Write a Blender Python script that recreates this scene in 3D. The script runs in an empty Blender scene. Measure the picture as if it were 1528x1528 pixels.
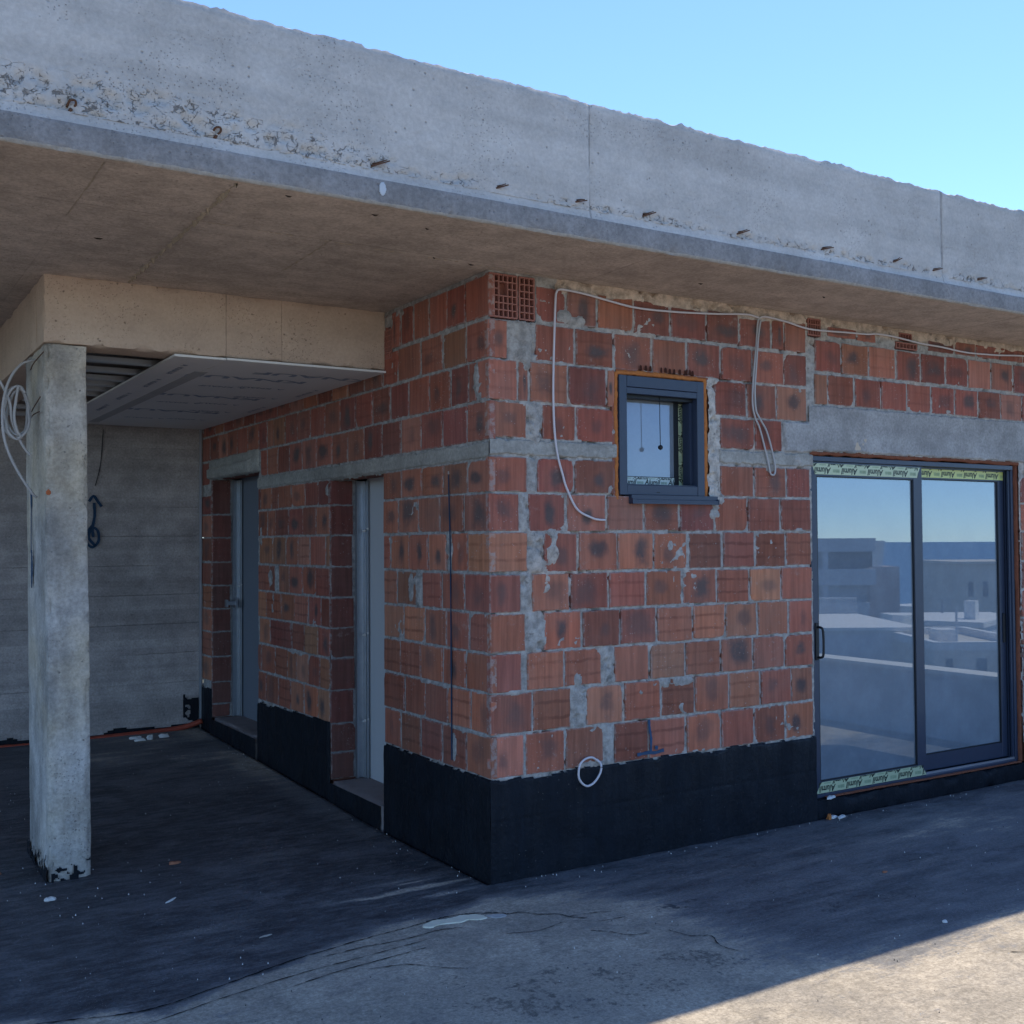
import bpy, math, random
import numpy as np
from mathutils import Vector
random.seed(7)
R=math.radians
scn=bpy.context.scene
C=scn.collection
# ------------------------------------------------------------------ helpers
def h3(ix,iy,iz,seed):
    n=(ix.astype(np.int64)*73856093)^(iy.astype(np.int64)*19349663)^(iz.astype(np.int64)*83492791)^(seed*2654435)
    n=(n^(n>>13))*1274126177&0x7fffffff
    n=(n^(n>>11))*668265263&0x7fffffff
    return (n%100003)/100003.0
def vn(p,scale,seed=0):
    q=np.asarray(p,float)*scale; i=np.floor(q).astype(np.int64); f=q-i; f=f*f*(3-2*f)
    r=0
    for a in (0,1):
        for b in (0,1):
            for c in (0,1):
                w=(f[...,0] if a else 1-f[...,0])*(f[...,1] if b else 1-f[...,1])*(f[...,2] if c else 1-f[...,2])
                r=r+w*h3(i[...,0]+a,i[...,1]+b,i[...,2]+c,seed)
    return r
def fbm(p,scale,seed=0,o=4):
    s=0;a=.5;t=0
    for k in range(o):
        s=s+a*vn(p,scale*2**k,seed+k*17); t+=a; a*=.5
    return s/t
def sst(a,b,x):
    t=np.clip((x-a)/(b-a),0,1); return t*t*(3-2*t)
def tag(o,label=None,cat=None,group=None,kind=None):
    if label:o['label']=label
    if cat:o['category']=cat
    if group:o['group']=group
    if kind:o['kind']=kind
    return o
def empty(name,loc=(0,0,0),parent=None):
    o=bpy.data.objects.new(name,None); C.objects.link(o); o.location=loc; o.empty_display_size=.1
    if parent:o.parent=parent
    return o
def link(name,v,f,mats,parent=None,smooth=False,mi=None,uv=None,cols=None):
    m=bpy.data.meshes.new(name); m.from_pydata([tuple(map(float,q)) for q in v],[],[tuple(map(int,q)) for q in f])
    if not isinstance(mats,(list,tuple)): mats=[mats]
    for k in mats: m.materials.append(k)
    if mi is not None: m.polygons.foreach_set('material_index',list(mi))
    if smooth: m.polygons.foreach_set('use_smooth',[True]*len(m.polygons))
    if uv is not None:
        l=m.uv_layers.new(name='loc'); idx=np.empty(len(m.loops),int); m.loops.foreach_get('vertex_index',idx)
        l.data.foreach_set('uv',np.asarray(uv,float)[idx].ravel())
    if cols:
        for k,a in cols.items():
            at=m.color_attributes.new(k,'FLOAT_COLOR','POINT'); a=np.asarray(a,float)
            at.data.foreach_set('color',a.ravel())
    m.update()
    o=bpy.data.objects.new(name,m); C.objects.link(o)
    if parent:o.parent=parent
    return o
class MB:
    def __init__(s): s.v=[];s.f=[];s.m=[];s.sm=False
    def add(s,v,f,mi=0):
        n=len(s.v); s.v+= [tuple(q) for q in v]; s.f+=[tuple(i+n for i in q) for q in f]; s.m+=[mi]*len(f); return s
    def box(s,x0,x1,y0,y1,z0,z1,mi=0,b=0.0):
        if b<=0:
            v=[(x,y,z) for x in (x0,x1) for y in (y0,y1) for z in (z0,z1)]
            f=[(0,1,3,2),(4,6,7,5),(0,4,5,1),(2,3,7,6),(0,2,6,4),(1,5,7,3)]
            return s.add(v,f,mi)
        X=(x0,x1);Y=(y0,y1);Z=(z0,z1); v=[];id={}
        for i in (0,1):
            for j in (0,1):
                for k in (0,1):
                    sx=b if i==0 else -b; sy=b if j==0 else -b; sz=b if k==0 else -b
                    id[i,j,k,'x']=len(v); v.append((X[i],Y[j]+sy,Z[k]+sz))
                    id[i,j,k,'y']=len(v); v.append((X[i]+sx,Y[j],Z[k]+sz))
                    id[i,j,k,'z']=len(v); v.append((X[i]+sx,Y[j]+sy,Z[k]))
        f=[]
        for i in (0,1): f.append([id[i,a,c,'x'] for a,c in ((0,0),(0,1),(1,1),(1,0))][::(1 if i==0 else -1)])
        for j in (0,1): f.append([id[a,j,c,'y'] for a,c in ((0,0),(1,0),(1,1),(0,1))][::(1 if j==0 else -1)])
        for k in (0,1): f.append([id[a,c,k,'z'] for a,c in ((0,0),(0,1),(1,1),(1,0))][::(1 if k==0 else -1)])
        for j in (0,1):
            for k in (0,1): f.append([id[0,j,k,'y'],id[1,j,k,'y'],id[1,j,k,'z'],id[0,j,k,'z']])
        for i in (0,1):
            for k in (0,1): f.append([id[i,0,k,'x'],id[i,1,k,'x'],id[i,1,k,'z'],id[i,0,k,'z']])
            for j in (0,1): f.append([id[i,j,0,'x'],id[i,j,1,'x'],id[i,j,1,'y'],id[i,j,0,'y']])
            for j in (0,1):
                for k in (0,1): f.append([id[i,j,k,'x'],id[i,j,k,'y'],id[i,j,k,'z']])
        return s.add(v,f,mi)
    def tube(s,pts,r,n=8,mi=0,sub=6,flat=None):
        P=catmull(pts,sub) if sub>1 else [Vector(p) for p in pts]
        up=Vector((0.13,0.21,1)).normalized(); v=[];f=[]
        for i,p in enumerate(P):
            t=(P[min(i+1,len(P)-1)]-P[max(i-1,0)]).normalized()
            a=t.cross(up)
            if a.length<.05: a=t.cross(Vector((1,0,0)))
            a.normalize(); b=t.cross(a).normalized()
            rr=r(i/(len(P)-1)) if callable(r) else r
            for k in range(n):
                an=2*math.pi*k/n; v.append(tuple(p+a*math.cos(an)*rr+b*math.sin(an)*rr))
        for i in range(len(P)-1):
            for k in range(n):
                f.append((i*n+k,i*n+(k+1)%n,(i+1)*n+(k+1)%n,(i+1)*n+k))
        f.append(tuple(range(n))[::-1]); f.append(tuple((len(P)-1)*n+k for k in range(n)))
        return s.add(v,f,mi)
    def build(s,name,mats,parent=None,smooth=False): return link(name,s.v,s.f,mats,parent,smooth,s.m)
def catmull(pts,sub):
    P=[Vector(p) for p in pts]; Q=[P[0]*2-P[1]]+P+[P[-1]*2-P[-2]]; out=[]
    for i in range(1,len(Q)-2):
        for k in range(sub):
            t=k/sub; a,b,c,d=Q[i-1],Q[i],Q[i+1],Q[i+2]
            out.append(.5*((2*b)+(c-a)*t+(2*a-5*b+4*c-d)*t*t+(3*b-a-3*c+d)*t*t*t))
    out.append(P[-1]); return out
def box(name,dims,mat,parent=None,b=0.0): return MB().box(*dims,b=b).build(name,mat,parent)
def rough(name,x0,x1,y0,y1,z0,z1,mat,parent=None,cell=.03,amp=.003,warp=None,chip=.006,seed=3):
    """a box whose faces are fine grids pushed about by noise, with worn edges"""
    V=[];F=[];n0=0
    lo=np.array([x0,y0,z0]);hi=np.array([x1,y1,z1])
    for ax in range(3):
        a,b=[k for k in range(3) if k!=ax]
        na=max(2,int((hi[a]-lo[a])/cell)+1);nb=max(2,int((hi[b]-lo[b])/cell)+1)
        ga,gb=np.meshgrid(np.linspace(lo[a],hi[a],na),np.linspace(lo[b],hi[b],nb),indexing='ij')
        for side in (0,1):
            p=np.zeros((na,nb,3)); p[...,a]=ga;p[...,b]=gb;p[...,ax]=(lo if side==0 else hi)[ax]
            V.append(p.reshape(-1,3))
            i=np.arange(na-1)[:,None]*nb+np.arange(nb-1)[None,:]; i=i.ravel()+n0
            q=np.stack([i,i+nb,i+nb+1,i+1],1)
            if (side==0)!=(ax==1): q=q[:,::-1]
            F.append(q); n0+=na*nb
    V=np.concatenate(V);F=np.concatenate(F)
    c=(lo+hi)/2; near=np.zeros(len(V)); cnt=np.zeros(len(V))
    for ax in range(3): cnt+=((np.abs(V[:,ax]-lo[ax])<1e-6)|(np.abs(V[:,ax]-hi[ax])<1e-6))
    D=np.stack([fbm(V,9,seed+k,4)-.5 for k in range(3)],1)*2*amp
    e=(cnt>=2)*(sst(.45,.7,fbm(V,14,seed+9,3))*chip*2+chip*.3)
    dirn=np.sign(c-V)*(np.minimum(np.abs(V-lo),np.abs(V-hi))<1e-6)
    V=V+D+dirn*e[:,None]
    if warp is not None: V=warp(V)
    return link(name,V,F,mat,parent,smooth=True)
# ------------------------------------------------------------------ materials
class NT:
    def __init__(s,name):
        s.m=bpy.data.materials.new(name); s.m.use_nodes=True; s.t=s.m.node_tree; s.t.nodes.clear()
        s.o=s.n('ShaderNodeOutputMaterial'); s.b=s.n('ShaderNodeBsdfPrincipled'); s.l(s.b.outputs[0],s.o.inputs[0])
        s.co=s.n('ShaderNodeTexCoord').outputs['Object']
    def n(s,t,**k):
        q=s.t.nodes.new(t)
        for a,b in k.items(): setattr(q,a,b)
        return q
    def l(s,a,b): s.t.links.new(a,b)
    def setv(s,i,v):
        if isinstance(v,bpy.types.NodeSocket): s.l(v,i)
        else: i.default_value=v
    def mp(s,sc=(1,1,1),loc=(0,0,0),rot=(0,0,0),co=None):
        q=s.n('ShaderNodeMapping'); s.l(co or s.co,q.inputs[0]); q.inputs['Scale'].default_value=sc;q.inputs['Location'].default_value=loc;q.inputs['Rotation'].default_value=rot; return q.outputs[0]
    def noise(s,sc,det=6,ro=.6,co=None,dist=0):
        q=s.n('ShaderNodeTexNoise'); s.l(co or s.co,q.inputs['Vector']); q.inputs['Scale'].default_value=sc;q.inputs['Detail'].default_value=min(det,6);q.inputs['Roughness'].default_value=ro;q.inputs['Distortion'].default_value=dist; return q.outputs[0]
    def vor(s,sc,co=None,f='F1',rnd=1):
        q=s.n('ShaderNodeTexVoronoi',feature=f); s.l(co or s.co,q.inputs['Vector']); q.inputs['Scale'].default_value=sc;q.inputs['Randomness'].default_value=rnd; return q.outputs[0]
    def ss(s,v,a,b,c=0.,d=1.):
        q=s.n('ShaderNodeMapRange',interpolation_type='SMOOTHSTEP'); s.setv(q.inputs[0],v); 
        q.inputs[1].default_value=a;q.inputs[2].default_value=b;q.inputs[3].default_value=c;q.inputs[4].default_value=d; return q.outputs[0]
    def ma(s,op,a,b=0.,c=0.):
        q=s.n('ShaderNodeMath',operation=op); s.setv(q.inputs[0],a);s.setv(q.inputs[1],b)
        if op in('MULTIPLY_ADD',): s.setv(q.inputs[2],c)
        return q.outputs[0]
    def mix(s,f,a,b,bt='MIX'):
        q=s.n('ShaderNodeMix',data_type='RGBA',blend_type=bt); s.setv(q.inputs[0],f)
        for i,v in ((6,a),(7,b)):
            if isinstance(v,bpy.types.NodeSocket): s.l(v,q.inputs[i])
            else: q.inputs[i].default_value=(*v,1) if len(v)==3 else v
        return q.outputs[2]
    def attr(s,nm):
        q=s.n('ShaderNodeAttribute',attribute_name=nm); return q
    def sep(s,v):
        q=s.n('ShaderNodeSeparateXYZ'); s.l(v,q.inputs[0]); return q.outputs
    def bump(s,h,st=.5,d=.01):
        q=s.n('ShaderNodeBump'); s.l(h,q.inputs['Height']); q.inputs['Strength'].default_value=st;q.inputs['Distance'].default_value=d; s.l(q.outputs[0],s.b.inputs['Normal'])
    def fin(s,col,rough=.9,spec=.3,metal=0.):
        s.setv(s.b.inputs['Base Color'],col if isinstance(col,bpy.types.NodeSocket) else (*col,1)); s.setv(s.b.inputs['Roughness'],rough)
        s.b.inputs['Specular IOR Level'].default_value=spec; s.b.inputs['Metallic'].default_value=metal; return s.m
def plain(name,col,rough=.6,spec=.4,metal=0.,var=.15,sc=8,bump=0.):
    t=NT(name); n=t.noise(sc,5)
    c=t.mix(n,[x*(1-var) for x in col],[min(1,x*(1+var)) for x in col])
    if bump: t.bump(t.noise(sc*6,4),bump,.004)
    return t.fin(c,rough,spec,metal)
def concrete(name,base,streak=.12,pores=.5,sc=(1,1,1),blot=.15,boards=None,warm=None,rough=.92,seams=None,big=1.3,fine=.26,comb=False):
    t=NT(name)
    n1=t.noise(big,8,.62); n2=t.noise(7,6,.65); n3=t.noise(60,5,.7)
    st=t.noise(1.6,6,.6,co=t.mp(sc))
    c=t.mix(t.ss(n1,.3,.7),[x*(1-blot) for x in base],[x*(1+blot) for x in base])
    if warm: c=t.mix(t.ss(t.noise(.9,5,.6,co=t.mp(loc=(3,7,1))),.42,.66,0,.8),c,warm)
    c=t.mix(streak,c,t.mix(t.ss(st,.25,.75),(0.05,.05,.05),(1,1,1)),'OVERLAY')
    c=t.mix(fine*.8,c,t.mix(t.ss(n2,.25,.75),(0.1,.1,.1),(.9,.9,.9)),'OVERLAY')
    c=t.mix(fine,c,t.mix(t.ss(n3,.25,.75),(0.1,.1,.1),(.9,.9,.9)),'OVERLAY')
    # air holes of several sizes, in clusters
    clus=t.ss(t.noise(3.2,4),.46,.62)
    v1=t.vor(26,co=t.mp(loc=(1,2,3))); v2=t.vor(75)
    p1=t.ma('MULTIPLY',t.ss(v1,.07,.17,1,0),t.ss(t.noise(9,2,co=t.mp(loc=(5,5,5))),.52,.6))
    p2=t.ma('MULTIPLY',t.ss(v2,.12,.24,1,0),clus)
    p=t.ma('MULTIPLY',t.ma('MAXIMUM',p1,p2),pores)
    c=t.mix(p,c,[x*.28 for x in base])
    # darker water stains
    stn=t.ss(t.noise(2.4,7,.7,co=t.mp(loc=(9,1,4))),.60,.72,0,.38)
    c=t.mix(stn,c,[x*.55 for x in base])
    hgt=t.ma('ADD',t.ma('MULTIPLY',n3,.4),t.ma('MULTIPLY',n2,.6))
    if boards:
        ax,pitch=boards; s=t.sep(t.co)['XYZ'.index(ax)]
        s=t.ma('ADD',s,t.ma('MULTIPLY',t.noise(1.1,3),.012))
        fr=t.ma('FRACT',t.ma('DIVIDE',s,pitch)); d=t.ma('ABSOLUTE',t.ma('SUBTRACT',fr,.5))
        ln=t.ma('MULTIPLY',t.ss(d,.485,.497),t.ss(t.noise(2,4,co=t.mp(sc)),.4,.6))
        c=t.mix(t.ma('MULTIPLY',ln,.35),c,[x*.45 for x in base])
        fl=t.ma('FLOOR',t.ma('DIVIDE',t.ma('ADD',s,pitch*.5),pitch)); wn=t.n('ShaderNodeTexWhiteNoise',noise_dimensions='1D'); t.l(fl,wn.inputs['W'])
        c=t.mix(.16,c,t.mix(wn.outputs[0],(.2,.2,.2),(.8,.8,.8)),'OVERLAY')
        hgt=t.ma('SUBTRACT',hgt,t.ma('MULTIPLY',ln,.9))
    if seams:
        for ax,pos,w,dk in seams:
            s=t.sep(t.co)['XYZ'.index(ax)]
            d=t.ma('ABSOLUTE',t.ma('SUBTRACT',t.ma('ADD',s,t.ma('MULTIPLY',t.noise(6,4),.012)),pos+.006))
            ln=t.ma('MULTIPLY',t.ss(d,w*.4,w,1,0),t.ss(t.noise(5,3),.3,.5))
            c=t.mix(t.ma('MULTIPLY',ln,dk),c,[x*.3 for x in base]); hgt=t.ma('SUBTRACT',hgt,t.ma('MULTIPLY',ln,dk))
    if comb:
        hz=t.n('ShaderNodeSeparateColor'); t.l(t.attr('hc').outputs['Color'],hz.inputs[0]); hc=hz.outputs[0]
        v=t.vor(34,co=t.mp((1,1,1.5),loc=(.3,.1,.2)),f='DISTANCE_TO_EDGE'); nn=t.noise(26,6,.7,dist=.6)
        void=t.ma('MULTIPLY',t.ss(t.ma('ADD',t.ma('MULTIPLY',hc,.12),nn),.70,.76),t.ss(hc,.2,.6)); gr=t.ma('MULTIPLY',t.ss(v,.0,.07,1,0),t.ma('MULTIPLY',t.ss(nn,.50,.58),t.ss(hc,.2,.7)))
        vd=t.ma('MAXIMUM',void,t.ma('MULTIPLY',gr,.8))
        c=t.mix(t.ma('MULTIPLY',hc,.25),c,(.40,.385,.365)); c=t.mix(t.ma('MULTIPLY',vd,.70),c,(.10,.085,.075))
        hgt=t.ma('SUBTRACT',hgt,t.ma('MULTIPLY',vd,2.))
    hgt=t.ma('SUBTRACT',hgt,t.ma('MULTIPLY',p,1.2))
    t.bump(hgt,.75,.008)
    return t.fin(c,rough,.25)
M={}
M['fascia']=concrete('fascia_concrete',(.475,.445,.41),streak=.12,pores=.5,sc=(.3,.3,5),blot=.09,fine=.13,seams=[('X',.133,.006,.5),('X',2.567,.006,.4)],comb=True)
M['edge']=concrete('slab_edge_concrete',(.235,.225,.22),streak=.10,pores=.35,sc=(3,3,.5),blot=.10)
M['soffit']=concrete('soffit_concrete',(.45,.375,.32),streak=.10,pores=.5,sc=(1.0,6,1),blot=.12,seams=[('X',-1.92,.005,.12),('X',-.86,.005,.12),('Y',-.09,.006,.3),('X',.55,.006,.3),('X',3.35,.006,.5)])
M['beam']=concrete('beam_concrete',(.52,.40,.31),streak=.06,pores=.55,sc=(.4,.4,5),blot=.08,fine=.10,seams=[('X',-.93,.004,.4),('X',-.62,.003,.3)])
M['column']=concrete('column_concrete',(.39,.375,.355),streak=.22,pores=.6,sc=(5,5,.6),blot=.32,warm=(.45,.38,.27),big=3.0)
M['rear']=concrete('rear_wall_concrete',(.33,.295,.28),streak=.15,pores=.4,sc=(.3,.3,9),blot=.16,boards=('Z',.245))
M['lintel']=concrete('lintel_concrete',(.31,.305,.30),streak=.10,pores=.25,sc=(.6,.6,5),blot=.14,warm=None)
M['band']=concrete('band_concrete',(.30,.29,.265),streak=.12,pores=.3,sc=(.6,.6,4),blot=.12)
M['plaster']=plain('old_plaster',(.50,.42,.33),.95,.2,var=.25,sc=5,bump=.6)
def mat_brick():
    t=NT('hollow_clay_block')
    uv=t.n('ShaderNodeUVMap',uv_map='loc').outputs[0]; U=t.sep(uv)
    a=t.attr('bcol').outputs['Color']; q=t.attr('bpar'); pr=t.n('ShaderNodeSeparateColor'); t.l(q.outputs['Color'],pr.inputs[0]); al=q.outputs['Alpha']
    burn,groove,bands=pr.outputs
    off=t.n('ShaderNodeCombineXYZ'); t.l(al,off.inputs[0]); t.l(al,off.inputs[1])
    co=t.n('ShaderNodeVectorMath',operation='MULTIPLY_ADD'); t.l(off.outputs[0],co.inputs[0]); co.inputs[1].default_value=(7,7,7); t.l(t.co,co.inputs[2]); co=co.outputs[0]
    nz=t.noise(9,5,.6,co=co); nz2=t.noise(45,5,.65,co=co)
    vs=t.noise(5,5,.6,co=t.mp((9,9,.5),co=co)); hs=t.noise(5,5,.65,co=t.mp((.6,.6,11),co=co))
    c=t.mix(t.ss(nz,.3,.7,0,.55),a,t.mix(1.,a,(1.25,1.05,.95),'MULTIPLY'))
    c=t.mix(.26,c,t.mix(t.ss(vs,.3,.7),(.12,.12,.12),(.88,.88,.88)),'OVERLAY')
    # dark reduction-fired patch in the middle of the face
    wx=t.ma('MULTIPLY_ADD',t.ma('FRACT',t.ma('MULTIPLY',al,7.3)),.20,.12)
    dx=t.ma('DIVIDE',t.ma('ABSOLUTE',t.ma('SUBTRACT',U[0],t.ma('MULTIPLY_ADD',al,.30,.35))),wx)
    dz=t.ma('DIVIDE',t.ma('ABSOLUTE',t.ma('SUBTRACT',U[1],t.ma('MULTIPLY_ADD',t.ma('FRACT',t.ma('MULTIPLY',al,3.7)),.22,.40))),t.ma('MULTIPLY_ADD',t.ma('FRACT',t.ma('MULTIPLY',al,11.1)),.22,.16))
    dd=t.ma('POWER',t.ma('ADD',t.ma('POWER',dx,2.6),t.ma('POWER',dz,2.6)),.385)
    dd=t.ma('ADD',dd,t.ma('MULTIPLY',t.ma('SUBTRACT',nz,.5),2.0))
    bm=t.ma('MULTIPLY',t.ss(dd,.35,1.55,1,0),t.ma('MULTIPLY',burn,t.ss(t.noise(14,4,.7,co=co),.25,.5,.55,1.1)))
    c=t.mix(t.ma('MULTIPLY',bm,.95),c,t.mix(nz2,(.060,.048,.050),(.115,.08,.075)))
    halo=t.ma('MULTIPLY',t.ma('MULTIPLY',t.ss(dd,1.1,1.55,0,1),t.ss(dd,1.6,2.1,1,0)),burn)
    c=t.mix(t.ma('MULTIPLY',halo,.14),c,(.30,.13,.085))
    # horizontal dark bands
    vv=t.ma('ADD',U[1],t.ma('MULTIPLY',t.ma('SUBTRACT',t.noise(7,4,.6,co=co),.5),.16)); b1=t.ma('ABSOLUTE',t.ma('SUBTRACT',vv,.30)); b2=t.ma('ABSOLUTE',t.ma('SUBTRACT',vv,.70)); hb=t.ma('MULTIPLY',t.ma('MULTIPLY',t.ma('MAXIMUM',t.ss(b1,.015,.06,1,0),t.ss(b2,.015,.06,1,0)),t.ss(t.noise(11,4,.7,co=co),.35,.55,.35,1)),bands); c=t.mix(t.ma('MULTIPLY',hb,.6),c,t.mix(1.,a,(.42,.34,.34),'MULTIPLY'))
    # combed grooves
    s=t.sep(t.co); sm=t.ma('ADD',t.ma('ADD',s[0],s[1]),t.ma('MULTIPLY',t.noise(3,2),.003))
    g=t.ma('SINE',t.ma('MULTIPLY',sm,2*math.pi/.0085)); g=t.ma('MULTIPLY',t.ss(g,-.6,.8),groove)
    c=t.mix(t.ma('MULTIPLY',g,t.ss(nz2,.3,.6,.25,.5)),c,t.mix(1.,a,(.5,.42,.42),'MULTIPLY'))
    # cement dust and splashes
    ds=t.ss(t.noise(6,8,.75,co=t.mp(loc=(2,8,5))),.60,.78,0,.75); c=t.mix(ds,c,(.40,.33,.29))
    sp=t.ma('MULTIPLY',t.ss(t.vor(55),.10,.17,1,0),t.ss(t.noise(5,2),.5,.6)); c=t.mix(t.ma('MULTIPLY',sp,.6),c,(.45,.42,.40))
    # crumbs of mortar around the rim
    ex=t.ma('MINIMUM',t.ma('MINIMUM',U[0],t.ma('SUBTRACT',1.,U[0])),t.ma('MINIMUM',U[1],t.ma('SUBTRACT',1.,U[1])))
    rim=t.ma('MULTIPLY',t.ss(ex,.0,.05,1,0),t.ss(t.noise(30,4,.7),.42,.6)); c=t.mix(t.ma('MULTIPLY',rim,.6),c,(.33,.31,.295))
    c=t.mix(t.ss(t.noise(2.5,5,.6,co=t.mp(loc=(6,6,6))),.3,.7,.0,.10),c,(.42,.33,.28))
    h=t.ma('ADD',t.ma('ADD',t.ma('MULTIPLY',nz2,.5),t.ma('MULTIPLY',g,-.6)),t.ma('MULTIPLY',hs,.4))
    t.bump(h,.6,.005)
    return t.fin(c,.88,.25)
M['brick']=mat_brick()
def mat_mortar():
    t=NT('grey_mortar'); n=t.noise(20,7,.7); n2=t.noise(120,4,.7); a=t.attr('tint').outputs['Color']
    c=t.mix(t.ss(n,.3,.7),(.62,.62,.62),(1.25,1.25,1.25)); c=t.mix(1.,a,c,'MULTIPLY')
    c=t.mix(t.ss(t.noise(11,5,.7,co=t.mp(loc=(4,4,4))),.58,.68,0,.7),c,(.10,.095,.09))
    t.bump(t.ma('ADD',n,t.ma('MULTIPLY',n2,.5)),.9,.008); return t.fin(c,.95,.15)
M['mortar']=mat_mortar()
def mat_bit():
    t=NT('bitumen_coat'); n=t.noise(6,7,.65); n2=t.noise(50,5,.7)
    c=t.mix(t.ss(n,.3,.75),(.0035,.0055,.0095),(.0075,.011,.0175)); c=t.mix(t.ss(t.noise(14,8,.8),.68,.76,0,.5),c,(.06,.065,.075))
    br=t.noise(9,6,.7,co=t.mp((1,1,.18),rot=(R(8),R(8),0)),dist=.5); c=t.mix(t.ss(br,.58,.72,0,.3),c,(.018,.024,.034)); c=t.mix(t.ma('MULTIPLY',t.ss(t.vor(38),.05,.09,1,0),t.ss(t.noise(3,2,co=t.mp(loc=(2,2,2))),.5,.62)),c,(.22,.21,.20))
    t.bump(t.ma('ADD',t.ma('MULTIPLY',br,1.2),n2),.7,.008); return t.fin(c,t.ss(br,.35,.65,.5,.8),.22)
M['bitumen']=mat_bit()
def mat_floor():
    t=NT('terrace_screed'); q=t.attr('bit').outputs['Color']; pr=t.n('ShaderNodeSeparateColor'); t.l(q,pr.inputs[0]); B,K,W=pr.outputs
    s1=t.noise(2.2,9,.72,co=t.mp((.8,3.6,1),rot=(0,0,R(-6)))); s2=t.noise(7,8,.75,co=t.mp((1.0,3.2,1),rot=(0,0,R(-4)))); n=t.noise(3.5,9,.72,dist=.4); n4=t.noise(28,7,.75); n5=t.noise(140,4,.7)
    lvl=t.ma('ADD',t.ma('ADD',t.ma('MULTIPLY',s1,.45),t.ma('MULTIPLY',s2,.20)),t.ma('MULTIPLY',n4,.35))
    cov=t.ma('ADD',B,t.ma('MULTIPLY',t.ma('SUBTRACT',lvl,.5),2.9)); cv=t.ss(cov,.30,.78)
    base=t.mix(t.ss(n,.3,.7),(.28,.252,.208),(.44,.39,.315)); base=t.mix(.30,base,t.mix(t.ss(n4,.3,.7),(.1,.1,.1),(.9,.9,.9)),'OVERLAY')
    base=t.mix(t.ss(t.noise(1.7,7,.7,co=t.mp(loc=(3,1,0))),.45,.68,0,.6),base,(.19,.18,.165)); base=t.mix(t.ss(t.noise(5,6,.75,co=t.mp((1,3.4,1),loc=(1,9,0)),dist=.6),.56,.66,0,.45),base,(.15,.145,.14)); base=t.mix(t.ss(t.noise(30,6,.8,co=t.mp((1,2.2,1))),.60,.70,0,.5),base,(.12,.115,.11))
    dark=t.mix(t.ss(s2,.35,.7),(.036,.040,.046),(.120,.125,.132)); dark=t.mix(t.ss(n5,.35,.7,0,.3),dark,(.11,.12,.14))
    lt=t.noise(1.9,6,.68,co=t.mp((1,1.7,1),loc=(4,2,0)),dist=.5); dark=t.mix(t.ss(lt,.50,.68,0,.75),dark,(.15,.155,.165)); dark=t.mix(t.ss(lt,.30,.46,.6,0),dark,(.018,.021,.027)); dark=t.mix(t.ss(t.noise(6,6,.75,dist=.8,co=t.mp((1,2,1))),.58,.70,0,.5),dark,(.17,.175,.185))
    mid=t.mix(t.ss(n4,.3,.7),(.13,.132,.135),(.22,.215,.21))
    c=t.mix(t.ss(cov,.12,.42),base,mid); c=t.mix(cv,c,dark)
    # black spatter where K is high
    bl=t.ss(t.ma('ADD',t.ma('MULTIPLY',K,.15),t.ma('ADD',t.ma('MULTIPLY',n,.5),t.ma('MULTIPLY',n4,.5))),.63,.73,0,.7); c=t.mix(bl,c,(.022,.024,.03))
    c=t.mix(t.ma('MULTIPLY',t.ss(t.vor(13,co=t.mp(loc=(.3,.2,0))),.025,.05,1,0),.8),c,(.05,.05,.05))
    sc1=t.noise(34,5,.75,co=t.mp((.45,2.6,1),rot=(0,0,R(-14))),dist=.3); sc2=t.noise(40,5,.75,co=t.mp((.5,3.0,1),rot=(0,0,R(22)),loc=(3,3,0)),dist=.3); zone=t.ss(t.noise(2.6,5,.65,co=t.mp(loc=(7,5,0))),.42,.60)
    c=t.mix(t.ma('MULTIPLY',t.ma('MULTIPLY',t.ss(sc1,.60,.68),zone),.55),c,(.27,.265,.26)); c=t.mix(t.ma('MULTIPLY',t.ma('MULTIPLY',t.ss(sc2,.62,.70),t.ma('SUBTRACT',1.,zone)),.45),c,(.24,.235,.235))
    c=t.mix(t.ma('MULTIPLY',t.ss(sc1,.30,.38,1,0),.5),c,(.030,.032,.036))
    c=t.mix(t.ma('MULTIPLY',t.ss(t.vor(95),.10,.16,1,0),t.ss(t.noise(5,3,.6,co=t.mp(loc=(8,1,0))),.52,.62,0,.8)),c,(.45,.43,.41))
    c=t.mix(.28,c,t.mix(t.ss(t.noise(75,6,.8),.35,.65),(.08,.08,.08),(.92,.92,.92)),'OVERLAY')
    c=t.mix(W,c,t.mix(n4,(.30,.29,.27),(.42,.40,.37)))
    h=t.ma('ADD',t.ma('ADD',t.ma('MULTIPLY',n4,.6),t.ma('MULTIPLY',n5,.3)),t.ma('MULTIPLY',s2,.2))
    t.bump(h,.6,.008)
    return t.fin(c,t.ss(cov,.2,.8,.92,.62),.3)
M['floor']=mat_floor()
M['alu']=plain('anthracite_aluminium',(.024,.036,.066),.42,.5,0,.12,30)
M['alu_dark']=plain('gasket_black',(.007,.009,.013),.5,.4)
M['foam_old']=plain('aged_foam',(.20,.075,.045),.95,.1,var=.4,sc=40,bump=.9)
M['foam']=plain('orange_foam',(.46,.17,.055),.95,.1,var=.4,sc=40,bump=.9)
M['tape']=plain('tape_green',(.43,.49,.31),.35,.5,var=.06,sc=6)
M['tape_y2']=plain('tape_pale',(.56,.63,.58),.35,.5,var=.06,sc=6)
M['tape_y']=plain('tape_yellow',(.50,.54,.17),.35,.5,var=.06,sc=6)
M['ink']=plain('ink_black',(.012,.02,.015),.5,.4)
M['ink_soft']=plain('ink_faded',(.20,.30,.19),.5,.4)
M['galv']=plain('galvanised_steel',(.42,.45,.49),.38,.5,.75,.15,20)
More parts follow.
